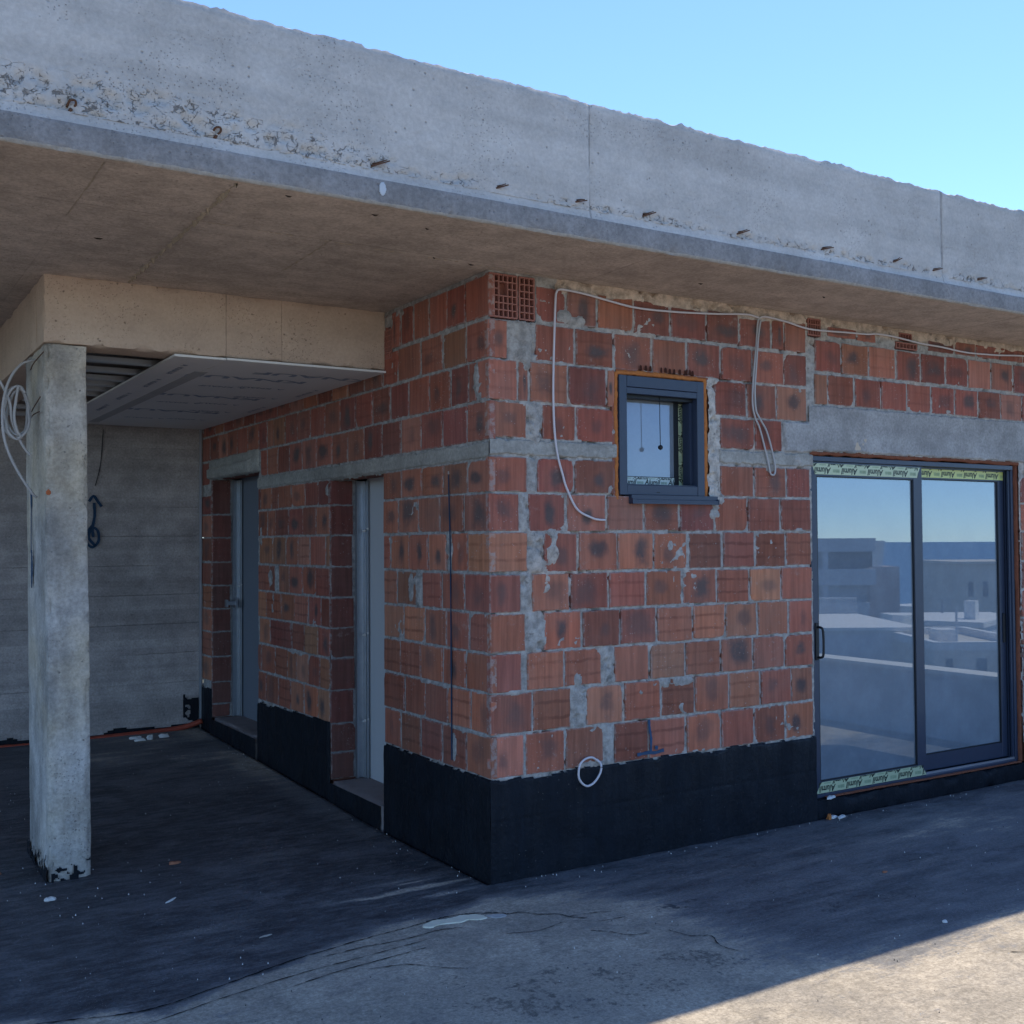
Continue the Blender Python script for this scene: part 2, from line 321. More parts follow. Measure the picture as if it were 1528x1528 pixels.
M['board']=plain('plasterboard',(.68,.67,.66),.9,.2,var=.05,sc=3)
M['gyp']=plain('gypsum_edge',(.72,.72,.70),.9,.2,var=.05,sc=30)
M['print']=plain('board_print_blue',(.29,.34,.42),.8,.2)
M['cable']=plain('grey_cable',(.40,.39,.385),.5,.4,var=.08)
M['cable_w']=plain('pale_cable',(.55,.52,.54),.5,.4,var=.08)
M['rust']=plain('rusty_wire',(.10,.05,.03),.8,.3,var=.5,sc=60)
M['blue']=plain('blue_spray',(.02,.06,.125),.6,.3,var=.4,sc=30)
M['bluedk']=plain('dark_blue_spray',(.012,.04,.085),.7,.3,var=.4,sc=30)
M['orange_pipe']=plain('orange_conduit',(.30,.055,.03),.6,.4,var=.3,sc=14)
M['white_bits']=plain('white_chips',(.62,.62,.60),.8,.3,var=.2,sc=40)
M['clay_bit']=plain('clay_chip',(.35,.15,.09),.9,.2,var=.2,sc=40)
M['inner']=plain('room_plaster',(.20,.20,.21),.95,.2)
M['panel_shaded']=plain('shaded_board_panel',(.15,.17,.20),.85,.25,var=.06,sc=2)  # darker copy of the grey board, deep shade of the far doorway in its colour
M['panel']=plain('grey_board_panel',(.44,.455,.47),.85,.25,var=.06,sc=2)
M['dark_void']=plain('cell_shade_dark',(.055,.022,.016),.95,.1)  # near-black colour stands in for the shade inside open block cells
def mat_glass(nm,base,d0,d1,gc):
    t=NT(nm); n=t.n
    for x in list(t.t.nodes):
        if x.type=='BSDF_PRINCIPLED': t.t.nodes.remove(x)
    g=t.n('ShaderNodeBsdfGlossy'); g.inputs['Roughness'].default_value=.0; g.inputs['Color'].default_value=gc
    tr=t.n('ShaderNodeBsdfTransparent'); tr.inputs['Color'].default_value=(.35,.42,.46,1)
    lw=t.n('ShaderNodeFresnel'); lw.inputs['IOR'].default_value=1.5
    f=t.ma('MINIMUM',t.ma('ADD',lw.outputs[0],base),.95)
    mx=t.n('ShaderNodeMixShader'); t.l(f,mx.inputs[0]); t.l(tr.outputs[0],mx.inputs[1]); t.l(g.outputs[0],mx.inputs[2])
    # bluish diffuse veil: painted haze that lifts the dark reflections
    df=t.n('ShaderNodeBsdfDiffuse'); df.inputs['Color'].default_value=(.39,.46,.53,1)
    m2=t.n('ShaderNodeMixShader'); t.l(t.ss(t.noise(4,6,.7),.3,.8,d0,d1),m2.inputs[0]); t.l(mx.outputs[0],m2.inputs[1]); t.l(df.outputs[0],m2.inputs[2])
    t.l(m2.outputs[0],t.o.inputs[0]); return t.m
M['glass']=mat_glass('coated_glass',.21,.29,.40,(.66,.80,.97,1)); M['glass_w']=mat_glass('window_glass',.13,.34,.44,(.74,.82,1,1))
# ------------------------------------------------------------------ wall surfaces
class Face:
    """a vertical wall face: s runs along d from o, n points outwards"""
    def __init__(s,o,d,n): s.o=np.array(o,float);s.d=np.array(d,float);s.n=np.array(n,float); s.flip=np.dot(np.cross(s.d,[0,0,1]),s.n)<0
    def p(s,S,Z,H): return s.o+np.multiply.outer(S,s.d)+np.multiply.outer(H,s.n)+np.multiply.outer(Z,np.array([0,0,1.]))
    def q(s,f): return f[:,::-1] if s.flip else f
FA=Face((0,0,0),(1,0,0),(0,-1,0)); FB=Face((0,0,0),(0,1,0),(-1,0,0))
def relief(name,F,s0,s1,z0,z1,hf,mat,parent,cell=.01,skip=None,tint=None,wob=0):
    """height-field skin over a wall face; hf(S,Z)->outward height (nan = no surface)"""
    ns=int((s1-s0)/cell)+2;nz=int((z1-z0)/cell)+2
    S,Z=np.meshgrid(np.linspace(s0,s1,ns),np.linspace(z0,z1,nz),indexing='ij')
    H=hf(S,Z); V=F.p(S.ravel(),Z.ravel(),H.ravel()).reshape(-1,3)
    i=(np.arange(ns-1)[:,None]*nz+np.arange(nz-1)[None,:]).ravel()
    q=np.stack([i,i+nz,i+nz+1,i+1],1)
    hr=H.ravel(); ok=~(np.isnan(hr[q]).any(1)); q=q[ok]
    used=np.unique(q); rm=np.full(len(V),-1); rm[used]=np.arange(len(used)); V=V[used]; q=rm[q]
    cols=None
    if tint is not None:
        T=tint(S,Z).reshape(-1,4)[used]; cols={'tint':T}
    return link(name,V,F.q(q),mat,parent,smooth=True,cols=cols)
def P3(S,Z,k=0): return np.stack([S,Z,np.full_like(S,k*3.7)],-1)
class Blocks:
    def __init__(s): s.V=[];s.F=[];s.UV=[];s.C=[];s.P=[];s.n=0
    def block(s,F,s0,s1,z0,z1,rng,low,gap=.0070,corner=False,col=None,par=None,deep=.03):
        gg=gap; a0=s0+(gap if not corner else -.006)*rng.uniform(.6,1.4); a1=s1-gap*rng.uniform(.6,1.4)
        b0=z0+gap*rng.uniform(.6,1.3); b1=z1-gap*rng.uniform(.6,1.3)
        if a1-a0<.02: return
        w=a1-a0;h=b1-b0
        us=np.unique(np.concatenate([[0,.005],np.linspace(.005,w-.005,max(3,int(w/.03)+1)),[w-.005,w]]));vs=np.unique(np.concatenate([[0,.005],np.linspace(.005,h-.005,6),[h-.005,h]]))
        Ug,Vg=np.meshgrid(us,vs,indexing='ij'); nu,nv=len(us),len(vs)
        rim=(np.minimum(np.minimum(Ug,w-Ug),np.minimum(Vg,h-Vg))<.001)
        pro=rng.uniform(.002,.008); tx=rng.uniform(-.012,.012); tz=rng.uniform(-.012,.012)
        H=pro+tx*(Ug-w/2)+tz*(Vg-h/2)-rim*.003
        pp=P3(a0+Ug,b0+Vg,rng.uniform(0,9))
        H=H+(fbm(pp,25,3,2)-.5)*.002
        wob=.0055; dS=(vn(pp,45,5)-.5)*wob; dZ=(vn(pp,45,6)-.5)*wob
        for (cu,cv) in ((0,0),(w,0),(0,h),(w,h)):
            if rng.random()<.09 and not(corner and cu==0):
                r=rng.uniform(.010,.022); d=(np.abs(Ug-cu)*rng.uniform(.6,1.3)+np.abs(Vg-cv)*rng.uniform(.6,1.3)); k=np.clip(1-d/r,0,1)
                H=H-k*.014; dS=dS+(w/2-cu)/w*k*.012; dZ=dZ+(h/2-cv)/h*k*.012
        front=F.p((a0+Ug+dS).ravel(),(b0+Vg+dZ).ravel(),H.ravel()).reshape(-1,3)
        i=(np.arange(nu-1)[:,None]*nv+np.arange(nv-1)[None,:]).ravel(); q=np.stack([i,i+nv,i+nv+1,i+1],1)
        ring=[(k,0) for k in range(nu)]+[(nu-1,k) for k in range(1,nv)]+[(k,nv-1) for k in range(nu-2,-1,-1)]+[(0,k) for k in range(nv-2,0,-1)]
        ri=np.array([a*nv+b for a,b in ring]); back=front[ri]-F.n*deep*1.0
        nb=len(front); m=len(ri); sq=np.array([[ri[k],nb+k,nb+(k+1)%m,ri[(k+1)%m]] for k in range(m)])
        V=np.concatenate([front,back]); f=np.concatenate([q,sq])
        uv=np.stack([Ug.ravel()/w,Vg.ravel()/h],1); uv=np.concatenate([uv,uv[ri]])
        if col is None:
            k=rng.random()
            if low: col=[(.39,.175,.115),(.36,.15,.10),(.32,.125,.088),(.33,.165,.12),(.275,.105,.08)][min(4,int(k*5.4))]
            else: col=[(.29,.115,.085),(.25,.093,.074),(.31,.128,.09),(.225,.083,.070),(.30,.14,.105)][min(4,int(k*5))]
            v=rng.uniform(.74,1.16); col=tuple(c*v*rng.uniform(.93,1.07)*k2 for c,k2 in zip(col,(1.02,.93,.85)))
        if par is None:
            par=(rng.choice([0,0,0,.6,.95,.5]) if low else rng.choice([.1,1.,.5,.9,.7,0]), rng.choice([.9,.6,.15,1.]) if low else rng.choice([.1,.2,0,.5]), rng.choice([0,.9,1.,.6,.8]) if low else rng.choice([0,0,.4]))
            if par[0]>.3 and low: par=(par[0],par[1]*.5,0)
        s.V.append(V);s.F.append(F.q(f)+s.n);s.UV.append(uv);s.n+=len(V)
        s.C.append(np.tile([*col,1],(len(V),1)));s.P.append(np.tile([*par,rng.random()],(len(V),1)))
    def build(s,name,parent):
        return link(name,np.concatenate(s.V),np.concatenate(s.F),M['brick'],parent,uv=np.concatenate(s.UV),cols={'bcol':np.concatenate(s.C),'bpar':np.concatenate(s.P)})
def hollow(name,F,s0,s1,z0,z1,nx,nz,parent,big=None,seed=1,out=.006):
    """end of a hollow clay block: a lattice of thin clay webs round open cells"""
    rng=random.Random(seed); mb=MB(); V=[];
    w=.0055; S=[s0]+[s0+(s1-s0)*k/nx for k in range(1,nx)]+[s1]; Zs=[z0+(z1-z0)*k/nz for k in range(nz+1)]
    def bx(a,b,c,d,o1,o0,mi=0):
        q=[F.p(np.array(x),np.array(z),np.array(h)) for x in (a,b) for z in (c,d) for h in (o0,o1)]
        mb.add([tuple(t) for t in q],[(0,1,3,2),(4,6,7,5),(0,4,5,1),(2,3,7,6),(0,2,6,4),(1,5,7,3)],mi)
    for i,x in enumerate(S):
        for j in range(nz):
            if big and i==big[0]+1 and big[1]<=j<=big[1]+1: continue
            j0=rng.uniform(-.0008,.0008); ww=w*(1.4 if i in(0,nx) else 1)
            bx(x-ww/2+j0,x+ww/2+j0,Zs[j]+w/2,Zs[j+1]-w/2,out-rng.uniform(0,.002),-.15)
    for j,z in enumerate(Zs):
        for i in range(nx):
            if big and j==big[1]+1 and big[0]<=i<=big[0]+1: continue
            ww=w*(1.4 if j in(0,nz) else 1)
            bx(S[i]-w/2,S[i+1]+w/2,z-ww/2,z+ww/2,out-rng.uniform(0,.0025)-.0006,-.15)
    bx(s0,s1,z0,z1,-.148,-.155,1)
    return mb.build(name,[M['hollow'],M['dark_void']],parent)
M['hollow']=plain('block_end_clay',(.33,.145,.115),.9,.2,var=.2,sc=30)

house=empty('unfinished_house')
tag(house,'unfinished one-storey house of red hollow clay blocks under a thick grey concrete roof','house')

# course heights
ZB=[.491,.702,.906,1.098,1.294,1.488,1.691,1.885,2.07]
A_rows=[ # (z0,z1,joints,mortar intervals,low)
 (ZB[0],ZB[1],[0,.189,.43,.673,.733,.963,1.222,1.473,1.726,1.973,2.205],{3}),
 (ZB[1],ZB[2],[0,.235,.469,.561,.801,1.05,1.287,1.536,1.776,2.02,2.205],{2}),
 (ZB[2],ZB[3],[0,.178,.202,.43,.665,.742,.977,1.223,1.477,1.722,1.97,2.205],{1,4}),
 (ZB[3],ZB[4],[0,.199,.302,.54,.784,1.024,1.277,1.517,1.759,2.006,2.205],{1}),
 (ZB[4],ZB[5],[0,.173,.232,.467,.711,.955,1.212,1.456,1.703,1.948,2.205],{1}),
 (ZB[5],ZB[6],[0,.218,.31,.518,.771,1.01,1.25,1.499,1.748,1.992,2.205],{1}),
 (ZB[6],ZB[7],[0,.169,.216,.446,.703,.946,1.191,1.442,1.694,1.947,2.2],{1}),
 (ZB[7],ZB[8]-.005,[0,.217,.269,.497,.758],{1}),
 (ZB[7],ZB[8]-.005,[1.49,1.749,2.004,2.2],set()),
 (2.15,2.335,[0,.216,.303,.512,.758],{1}),
 (2.15,2.335,[1.49,1.754,1.975],set()),
 (2.335,2.54,[0,.162,.229,.464,.71,.765],set()),
 (2.335,2.54,[1.455,1.70,1.932,2.185],set()),
 (2.54,2.735,[0,.109,.267,.508,.756,1.012,1.255,1.5,1.745,1.995,2.188],{1}),
 (2.742,2.928,[.27,.458,.653,.892,1.144,1.399,1.645,1.896,1.996,2.186],set()),
 (2.447,2.635,[2.242,2.357,2.594,2.834,3.081,3.317,3.554,3.8,4.041,4.282,4.53,4.78,5.03,5.3],set()),
 (2.643,2.84,[2.25,2.48,2.726,2.978,3.22,3.461,3.7,3.944,4.19,4.412,4.66,4.91,5.16,5.3],set()),
 (2.858,2.93,[2.36,2.62,2.80],set()),(2.852,2.945,[3.29,3.56,3.78,4.04,4.30,4.56,4.8,5.05,5.3],set()),
]
def right_rows():
    out=[];z=[.30]+ZB
    for k in range(len(z)-1):
        o=.0 if k%2 else .12; out.append((z[k],z[k+1],[4.245]+[4.40+o+.25*i for i in range(4) if 4.40+o+.25*i<5.25]+[5.3],set()))
    return out
rngA=random.Random(11)
bk=Blocks(); sticks=[]
for z0,z1,J,mort in A_rows+right_rows():
    for i in range(len(J)-1):
        if i in mort: sticks.append(('A',J[i],J[i+1],z0,z1)); continue
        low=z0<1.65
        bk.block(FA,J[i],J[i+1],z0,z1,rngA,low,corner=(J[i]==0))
front=empty('front_wall',parent=house); front['label']='front wall of red hollow clay blocks with tarred foot'
bk.build('clay_blocks',front)
# hollow block ends
hollow('hollow_block',FA,.004,.160,2.746,2.955,6,6,front,big=(2,3),seed=2)
hollow('hollow_block',FA,.176,.262,2.746,2.955,3,6,front,seed=3)
hollow('hollow_block',FA,2.20,2.30,2.86,2.955,5,3,front,seed=4)
hollow('hollow_block',FA,2.985,3.18,2.85,2.885,6,1,front,seed=5)
hollow('hollow_block',FA,3.02,3.13,2.905,2.945,4,1,front,seed=6)
# --- mortar patches on the front wall: (s,z,rs,rz,height)
PA=[(.205,2.66,.05,.09,.016),(.225,2.56,.05,.07,.020),(.17,2.72,.04,.03,.008),(.225,2.93,.03,.05,.010),(.245,2.80,.018,.12,.007),
 (.26,2.26,.035,.09,.010),(.27,2.17,.035,.06,.012),(.25,2.10,.03,.05,.006),(.50,2.77,.085,.026,.013),(.45,2.79,.04,.03,.010),
 (.36,1.60,.05,.10,.008),(.33,1.40,.03,.1,.005),(.27,1.20,.06,.09,.006),(.52,.80,.05,.10,.009),(.51,.93,.03,.04,.007),(.70,1.0,.045,.09,.008),(.70,.60,.035,.09,.007),(.14,.905,.05,.018,.007),
 (1.12,.885,.14,.025,.007),(1.20,.74,.03,.03,.009),(.93,.84,.05,.02,.006),(1.44,2.0,.045,.16,.010),(1.43,2.3,.035,.26,.010),(1.47,1.87,.06,.05,.008),(.735,1.90,.035,.03,.012),(1.44,1.79,.045,.035,.010),
 (2.20,2.72,.035,.20,.004),(2.215,2.52,.03,.12,.006),(1.88,2.06,.05,.03,.006),(.9,1.685,.03,.012,.006),(.1,.49,.1,.012,.006),(.6,.505,.14,.02,.006),(1.35,.5,.12,.012,.006),(.36,1.69,.04,.02,.005),(2.1,1.70,.05,.02,.007),(2.1,1.05,.05,.012,.006),(2.1,2.1,.04,.03,.008)]
OPA=[(.775,1.40,1.845,2.535),(2.215,4.235,.10,2.165)]
def in_open(S,Z,O,m=.0):
    r=np.zeros(S.shape,bool)
    for a,b,c,d in O: r|=(S>a+m)&(S<b-m)&(Z>c+m)&(Z<d-m)
    return r
HOLA=[(.0,.165,2.742,2.96),(.172,.266,2.742,2.96),(2.195,2.305,2.855,2.96),(2.98,3.185,2.848,2.888),(3.015,3.135,2.90,2.95)]
def hA(S,Z):
    p=P3(S,Z); H=-.0012+(fbm(p,40,1,4)-.5)*.012+(fbm(p,5,8,2)-.5)*.005-.02*sst(.022,.010,S)
    for w,a,b,c,d in sticks:
        if w=='A':
            e=.012*(fbm(p,30,21,3)-.5)
            k=sst(-.004,.010,np.minimum(np.minimum(S-a,b-S),np.minimum(Z-c,d-Z))+e-.001); H=np.maximum(H,-.004+k*(.0125+(fbm(p,28,3,4)-.5)*.016))
    for s,z,a,b,h in PA:
        d=np.hypot((S-s)/a,(Z-z)/b)+(fbm(p,22,int(s*90)+5,4)-.5)*.95
        H=np.maximum(H,-.01+sst(1.1,.75,d)*(h+.011+(fbm(p,35,9,4)-.5)*.014))
    # plaster squeezed in under the slab
    top=sst(2.905,2.922,Z+(fbm(p,10,4,3)-.5)*.045)*((S>.43)&(S<2.19)); H=np.maximum(H,-.004+top*(.014+(fbm(p,18,14,4)-.5)*.014))
    t2=sst(2.90,2.925,Z+(fbm(p,8,41,4)-.5)*.07)*(S>2.2)*sst(.38,.55,fbm(p,4,44,2)+.08); H=np.maximum(H,-.004+t2*(.012+(fbm(p,18,14,4)-.5)*.014))
    # deep pits
    H=H-.02*sst(.66,.74,fbm(p,16,31,3))
    for a,b,c,d in HOLA: H=np.where((S>a)&(S<b)&(Z>c)&(Z<d),-.17,H)
    # broken block noses above the window
    return np.where(in_open(S,Z,OPA)|(Z<.45)&(S<2.21),np.nan,H)
def tA(S,Z):
    p=P3(S,Z); g=np.ones(S.shape+(4,)); base=np.array([.37,.35,.325]); warm=np.array([.54,.43,.34])
    base=np.where(((S>1.385)&(S<1.50)&(Z>1.86)&(Z<2.54))[...,None],np.array([.52,.485,.44]),base)
    k=sst(2.885,2.915,Z+(fbm(p,12,4,3)-.5)*.03)*(S>.40); k=np.maximum(k,sst(.6,.7,fbm(p,3,77,3))*.4)
    g[...,:3]=base*(1-k[...,None])+warm*k[...,None]; return g
relief('mortar',FA,0,5.3,.25,2.972,hA,M['mortar'],front,.0095,tint=tA)
# concrete band and lintel
def band_h(z0,z1,s0,s1,th,seed):
    def f(S,Z):
        p=P3(S,Z,seed); e=np.minimum(np.minimum(Z-z0,z1-Z),np.minimum(S-s0,s1-S))+(fbm(p,30,seed,3)-.5)*.02
        H=-.02+sst(-.004,.006,e)*(th+.02+(fbm(p,9,seed+3,4)-.5)*.006); return np.where(e<-.012,np.nan,H)
    return f
relief('concrete_band',FA,-.002,.785,2.05,2.16,band_h(2.07,2.148,-.03,.772,.0085,51),M['band'],front,.006)
relief('concrete_band',FA,1.38,2.22,2.05,2.17,band_h(2.072,2.15,1.485,2.30,.0085,52),M['band'],front,.006)
def lin_h(S,Z):
    p=P3(S,Z,4); topz=np.where(S<2.185,2.335+.0*S,2.443); lowz=np.where(S<2.21,2.155,2.168)
    e=np.minimum(np.minimum(Z-lowz,topz-Z),np.minimum(S-(1.985+.06*(2.33-Z)),4.62-S))+(fbm(p,26,5,3)-.5)*.022
    H=-.02+sst(-.004,.006,e)*(.034+(fbm(p,5,13,5)-.5)*.010); return np.where(e<-.012,np.nan,H)
relief('lintel',FA,1.95,4.65,2.14,2.46,lin_h,M['lintel'],front,.0075)
# plaster smudge on lintel
def blob(name,F,s,z,a,b,h,mat,parent,seed,cell=.005,base=.013):
    def f(S,Z):
        p=P3(S,Z,seed); d=np.hypot((S-s)/a,(Z-z)/b)+(fbm(p,12,seed,4)-.5)*.8
        return np.where(d>1.15,np.nan,base-.004+sst(1.1,.8,d)*(h+(fbm(p,40,seed+1,3)-.5)*h))
    return relief(name,F,s-a*1.6,s+a*1.6,z-b*1.6,z+b*1.6,f,mat,parent,cell)
blob('plaster_smear',FA,2.60,2.232,.17,.045,.004,M['plaster'],front,61)
# bitumen coat front
def coat_h(top,s0,s1,seed,bot=-.02):
    def f(S,Z):
        p=P3(S,Z,seed); t=top(S)+(fbm(p,7,seed,4)-.5)*.05+(fbm(p,40,seed+2,2)-.5)*.012
        e=np.minimum(t-Z,np.minimum(S-s0,s1-S)); H=.002+sst(0,.008,e)*(.012+(fbm(p,7,seed+4,4)-.5)*.010+(fbm(p,45,seed+4,2)-.5)*.003)
        # faint relief of the blocks underneath
        H=H-.0025*np.maximum(sst(.012,.004,np.abs((Z-.29))),sst(.012,.004,np.abs((S*4+ (Z>.29)*.5)%1-.5)/4))*(e>.02)
        return np.where((e<-.002),np.nan,H)
    return f
relief('bitumen_coat',FA,-.014,2.21,-.02,.52,coat_h(lambda S:.492+0*S,-.03,2.3,71),M['bitumen'],front,.009)
relief('bitumen_coat',FA,4.24,5.3,-.02,.32,coat_h(lambda S:.28+0*S,4.235,5.5,72),M['bitumen'],front,.02)
# body of the front wall
mb=MB()
for a in ((-0.0+.03,.775,.03,.2,-.05,2.97),(.775,1.40,.03,.2,-.05,1.845),(.775,1.40,.03,.2,2.535,2.97),(1.40,2.205,.03,.2,-.05,2.97),(2.205,4.245,.035,.2,2.165,2.97),(4.245,5.3,.03,.2,-.05,2.97)):
    mb.box(a[0],a[1],a[2],a[3],a[4],a[5])
mb.build('wall_core',plain('core_clay',(.25,.10,.07),.9,.2,var=.25),front)
# clay reveal strips of the openings (front edge of the core)
mb=MB()
mb.box(.745,.780,-.0015,.04,1.85,2.53);mb.box(.77,1.41,-.001,.04,2.533,2.545)
mb.build('reveal',plain('reveal_clay',(.26,.10,.07),.9,.2,var=.3),front)
# chipped block noses above the window: flat dark patches painting the shade of open cells
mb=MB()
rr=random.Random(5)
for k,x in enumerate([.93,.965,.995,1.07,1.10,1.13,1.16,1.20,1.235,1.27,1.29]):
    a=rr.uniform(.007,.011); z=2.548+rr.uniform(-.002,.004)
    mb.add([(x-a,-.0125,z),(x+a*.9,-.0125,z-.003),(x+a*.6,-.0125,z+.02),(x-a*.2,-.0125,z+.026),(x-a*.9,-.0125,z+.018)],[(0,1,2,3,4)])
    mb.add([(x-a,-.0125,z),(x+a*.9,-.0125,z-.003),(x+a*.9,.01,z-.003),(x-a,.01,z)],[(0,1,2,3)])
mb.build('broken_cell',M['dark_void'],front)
# blue spray T mark
mb=MB()
def ribbon(mb,F,pts,w,h=.012,mi=0,rag=.15,seed=0):
    rg=random.Random(seed); P=catmull([(a,b,0) for a,b in pts],5) ; L=[];Rr=[]
    for i,p in enumerate(P):
        t=(P[min(i+1,len(P)-1)]-P[max(i-1,0)]).normalized(); n=Vector((-t.y,t.x,0)); ww=(w(i/(len(P)-1)) if callable(w) else w)/2*rg.uniform(1-rag,1+rag)
        for q,l in ((p+n*ww,L),(p-n*ww,Rr)): l.append(F.p(np.array(q.x),np.array(q.y),np.array(h)))
    n=len(P); v=[tuple(x) for x in L]+[tuple(x) for x in Rr]+[tuple(x-F.n*.003) for x in L]+[tuple(x-F.n*.003) for x in Rr]
    f=[(i,i+1,n+i+1,n+i) for i in range(n-1)]+[(i,i+1,2*n+i+1,2*n+i) for i in range(n-1)]+[(n+i,n+i+1,3*n+i+1,3*n+i) for i in range(n-1)]
    mb.add(v,f,mi)
ribbon(mb,FA,[(.962,.70),(.966,.65),(.975,.60),(.972,.53)],.014,.0125,seed=1); ribbon(mb,FA,[(.88,.523),(.95,.527),(1.0,.522),(1.06,.530)],.016,.0128,seed=2); ribbon(mb,FA,[(1.0,.55),(1.02,.545)],.02,.0121,seed=3)
mb.build('spray_mark',M['blue'],front)

# ------------------------------------------------------------------ side wall (B)
side=empty('side_wall',parent=house); side['label']='side wall of red hollow clay blocks with two door openings, in the shade of the porch'
B1={0:[0,.24,.492,.735,.98,1.2],1:[0,.191,.434,.686,.928,1.2],2:[0,.243,.483,.731,.979,1.2],3:[0,.204,.443,.686,.941,1.2],4:[0,.249,.491,.72,.788,1.02,1.2],
 5:[0,.215,.388,.43,.636,.871,1.111,1.2],6:[0,.254,.505,.756,1.004,1.2],7:[0,.216,.471,.715,.96,1.2]}
B1m={4:{3},5:{2}}
B2={0:[2.0,2.2,2.45,2.69,2.94,3.19,3.37],1:[2.0,2.16,2.362,2.581,2.758,3.01,3.298,3.37],2:[1.997,2.192,2.437,2.672,3.111,3.34,3.37],3:[2.0,2.151,2.367,2.616,2.872,3.193,3.37],
 4:[2.0,2.24,2.471,2.719,2.93,3.009,3.118,3.37],5:[2.0,2.065,2.341,2.553,2.787,3.061,3.34],6:[2.0,2.228,2.463,2.737,3.0,3.17,3.37],7:[2.0,2.187,2.42,2.68,2.941,3.081,3.318,3.37]}
rb=random.Random(23); bb=Blocks()
for k in range(8):
    z0=ZB[k];z1=ZB[k+1]-(.02 if k==7 else 0)
    for J,mm in ((B1[k],B1m.get(k,set())),(B2[k],{4} if k==4 else set()),([4.53,4.82],set())):
        for i in range(len(J)-1):
            if i in mm: sticks.append(('B',J[i],J[i+1],z0,z1)); continue
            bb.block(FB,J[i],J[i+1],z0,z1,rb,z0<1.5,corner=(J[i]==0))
for z0,z1,J in ((2.135,2.335,[0,.213,.475,.72,.966,1.211,1.461,1.708,1.953,2.213,2.472,2.717,2.948,3.17,3.32]),(2.335,2.54,[0,.117,.197,.386,.619,.864,1.10,1.344,1.582,1.819,2.07,2.32,2.568,2.80,3.027,3.17,3.35,3.60,3.85,4.1,4.35,4.58,4.82]),
   (2.54,2.735,[0,.218,.471,.719,.997,1.2,1.45,1.70,1.95,2.2,2.45,2.7,2.95,3.2,3.45,3.7,3.95,4.2,4.45,4.7,4.82]),(2.742,2.955,[0,.223,.418,.62,.803,.961,1.08,1.17]),(2.135,2.33,[4.6,4.82])):
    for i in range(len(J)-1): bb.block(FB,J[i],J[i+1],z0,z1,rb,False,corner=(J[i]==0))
bb.build('clay_blocks',side)
hollow('hollow_block',FB,1.085,1.17,2.70,2.86,3,5,side,seed=8)
PB=[(.85,1.39,.03,.09,.006),(.41,1.62,.05,.08,.006),(1.12,2.72,.03,.03,.01),(.12,2.45,.03,.10,.008),(.05,2.335,.06,.012,.006),(1.0,2.93,.1,.03,.006),(1.1,2.9,.06,.05,.008),(2.0,1.98,.06,.05,.01),(3.05,1.2,.04,.1,.006),(3.3,1.7,.03,.09,.007),(2.6,.9,.2,.02,.006),(.55,.9,.2,.012,.006),(.2,.70,.25,.015,.006),(.37,.60,.03,.10,.006),(3.1,1.39,.05,.08,.006)]
OPB=[(1.19,1.995,.115,2.05),(3.375,4.54,.19,2.185)]
def hB(S,Z):
    p=P3(S,Z,3); H=-.0012+(fbm(p,40,1,4)-.5)*.012+(fbm(p,5,8,2)-.5)*.005-.02*sst(.022,.010,S)
    for w,a,b,c,d in sticks:
        if w=='B':
            k=sst(-.004,.010,np.minimum(np.minimum(S-a,b-S),np.minimum(Z-c,d-Z))+.012*(fbm(p,30,21,3)-.5)-.001); H=np.maximum(H,-.004+k*(.0125+(fbm(p,28,3,4)-.5)*.014))
    for s,z,a,b,h in PB:
        d=np.hypot((S-s)/a,(Z-z)/b)+(fbm(p,22,int(s*90)+5,4)-.5)*.95
        H=np.maximum(H,-.01+sst(1.1,.75,d)*(h+.011+(fbm(p,35,9,4)-.5)*.014))
    H=H-.02*sst(.66,.74,fbm(p,16,31,3))
    H=np.where((S>1.08)&(S<1.175)&(Z>2.69)&(Z<2.87),-.17,H)
    return np.where(in_open(S,Z,OPB)|((Z<.40)&~((S>4.4)|(S<.0))),np.nan,H)
relief('mortar',FB,0,4.82,.38,2.972,hB,M['mortar'],side,.0105,tint=lambda S,Z:np.concatenate([np.ones(S.shape+(1,))*.34,np.ones(S.shape+(1,))*.325,np.ones(S.shape+(1,))*.31,np.ones(S.shape+(1,))],-1))
relief('concrete_band',FB,-.006,3.40,2.03,2.15,band_h(2.05,2.132,-.03,3.375,.010,53),M['band'],side,.007)
relief('bitumen_coat',FB,-.014,1.2,-.02,.53,coat_h(lambda S:.492+0*S,-.03,1.192+0,73),M['bitumen'],side,.009)
relief('bitumen_coat',FB,1.99,3.38,-.02,.56,coat_h(lambda S:.512-.03*(S-2),2.0,3.375,74),M['bitumen'],side,.011)
relief('bitumen_coat',FB,4.52,4.82,-.02,.46,coat_h(lambda S:.435+0*S,4.53,4.9,75),M['bitumen'],side,.011)
# lintel above the far door: rough board-cast concrete in two tiers
def lin2(S,Z):
    p=P3(S,Z,8); e=np.minimum(np.minimum(Z-2.18,(2.335+.02*(4.6-S)/1.2)-Z),np.minimum(S-3.36,4.585-S))+(fbm(p,20,5,3)-.5)*.018
    step=sst(0,.012,(2.275-Z)+(fbm(p,6,15,3)-.5)*.03-(S-4)*.02)*sst(3.5,3.54,S)
    return np.where(e<-.012,np.nan,-.02+sst(-.004,.006,e)*(.034+step*.022+(fbm(p,9,13,5)-.5)*.012))
relief('lintel',FB,3.30,4.62,2.14,2.40,lin2,M['band'],side,.009)
mb=MB()
for a in ((.03,.2,.21,1.19,-.05,2.97),(.03,.2,1.19,1.995,2.05,2.97),(.03,.2,2.03,3.375,-.05,2.97),(.03,.2,3.375,4.54,2.185,2.97),(.03,.2,4.57,4.8,-.05,2.97)): mb.box(*a)
mb.build('wall_core',bpy.data.materials['core_clay'],side)
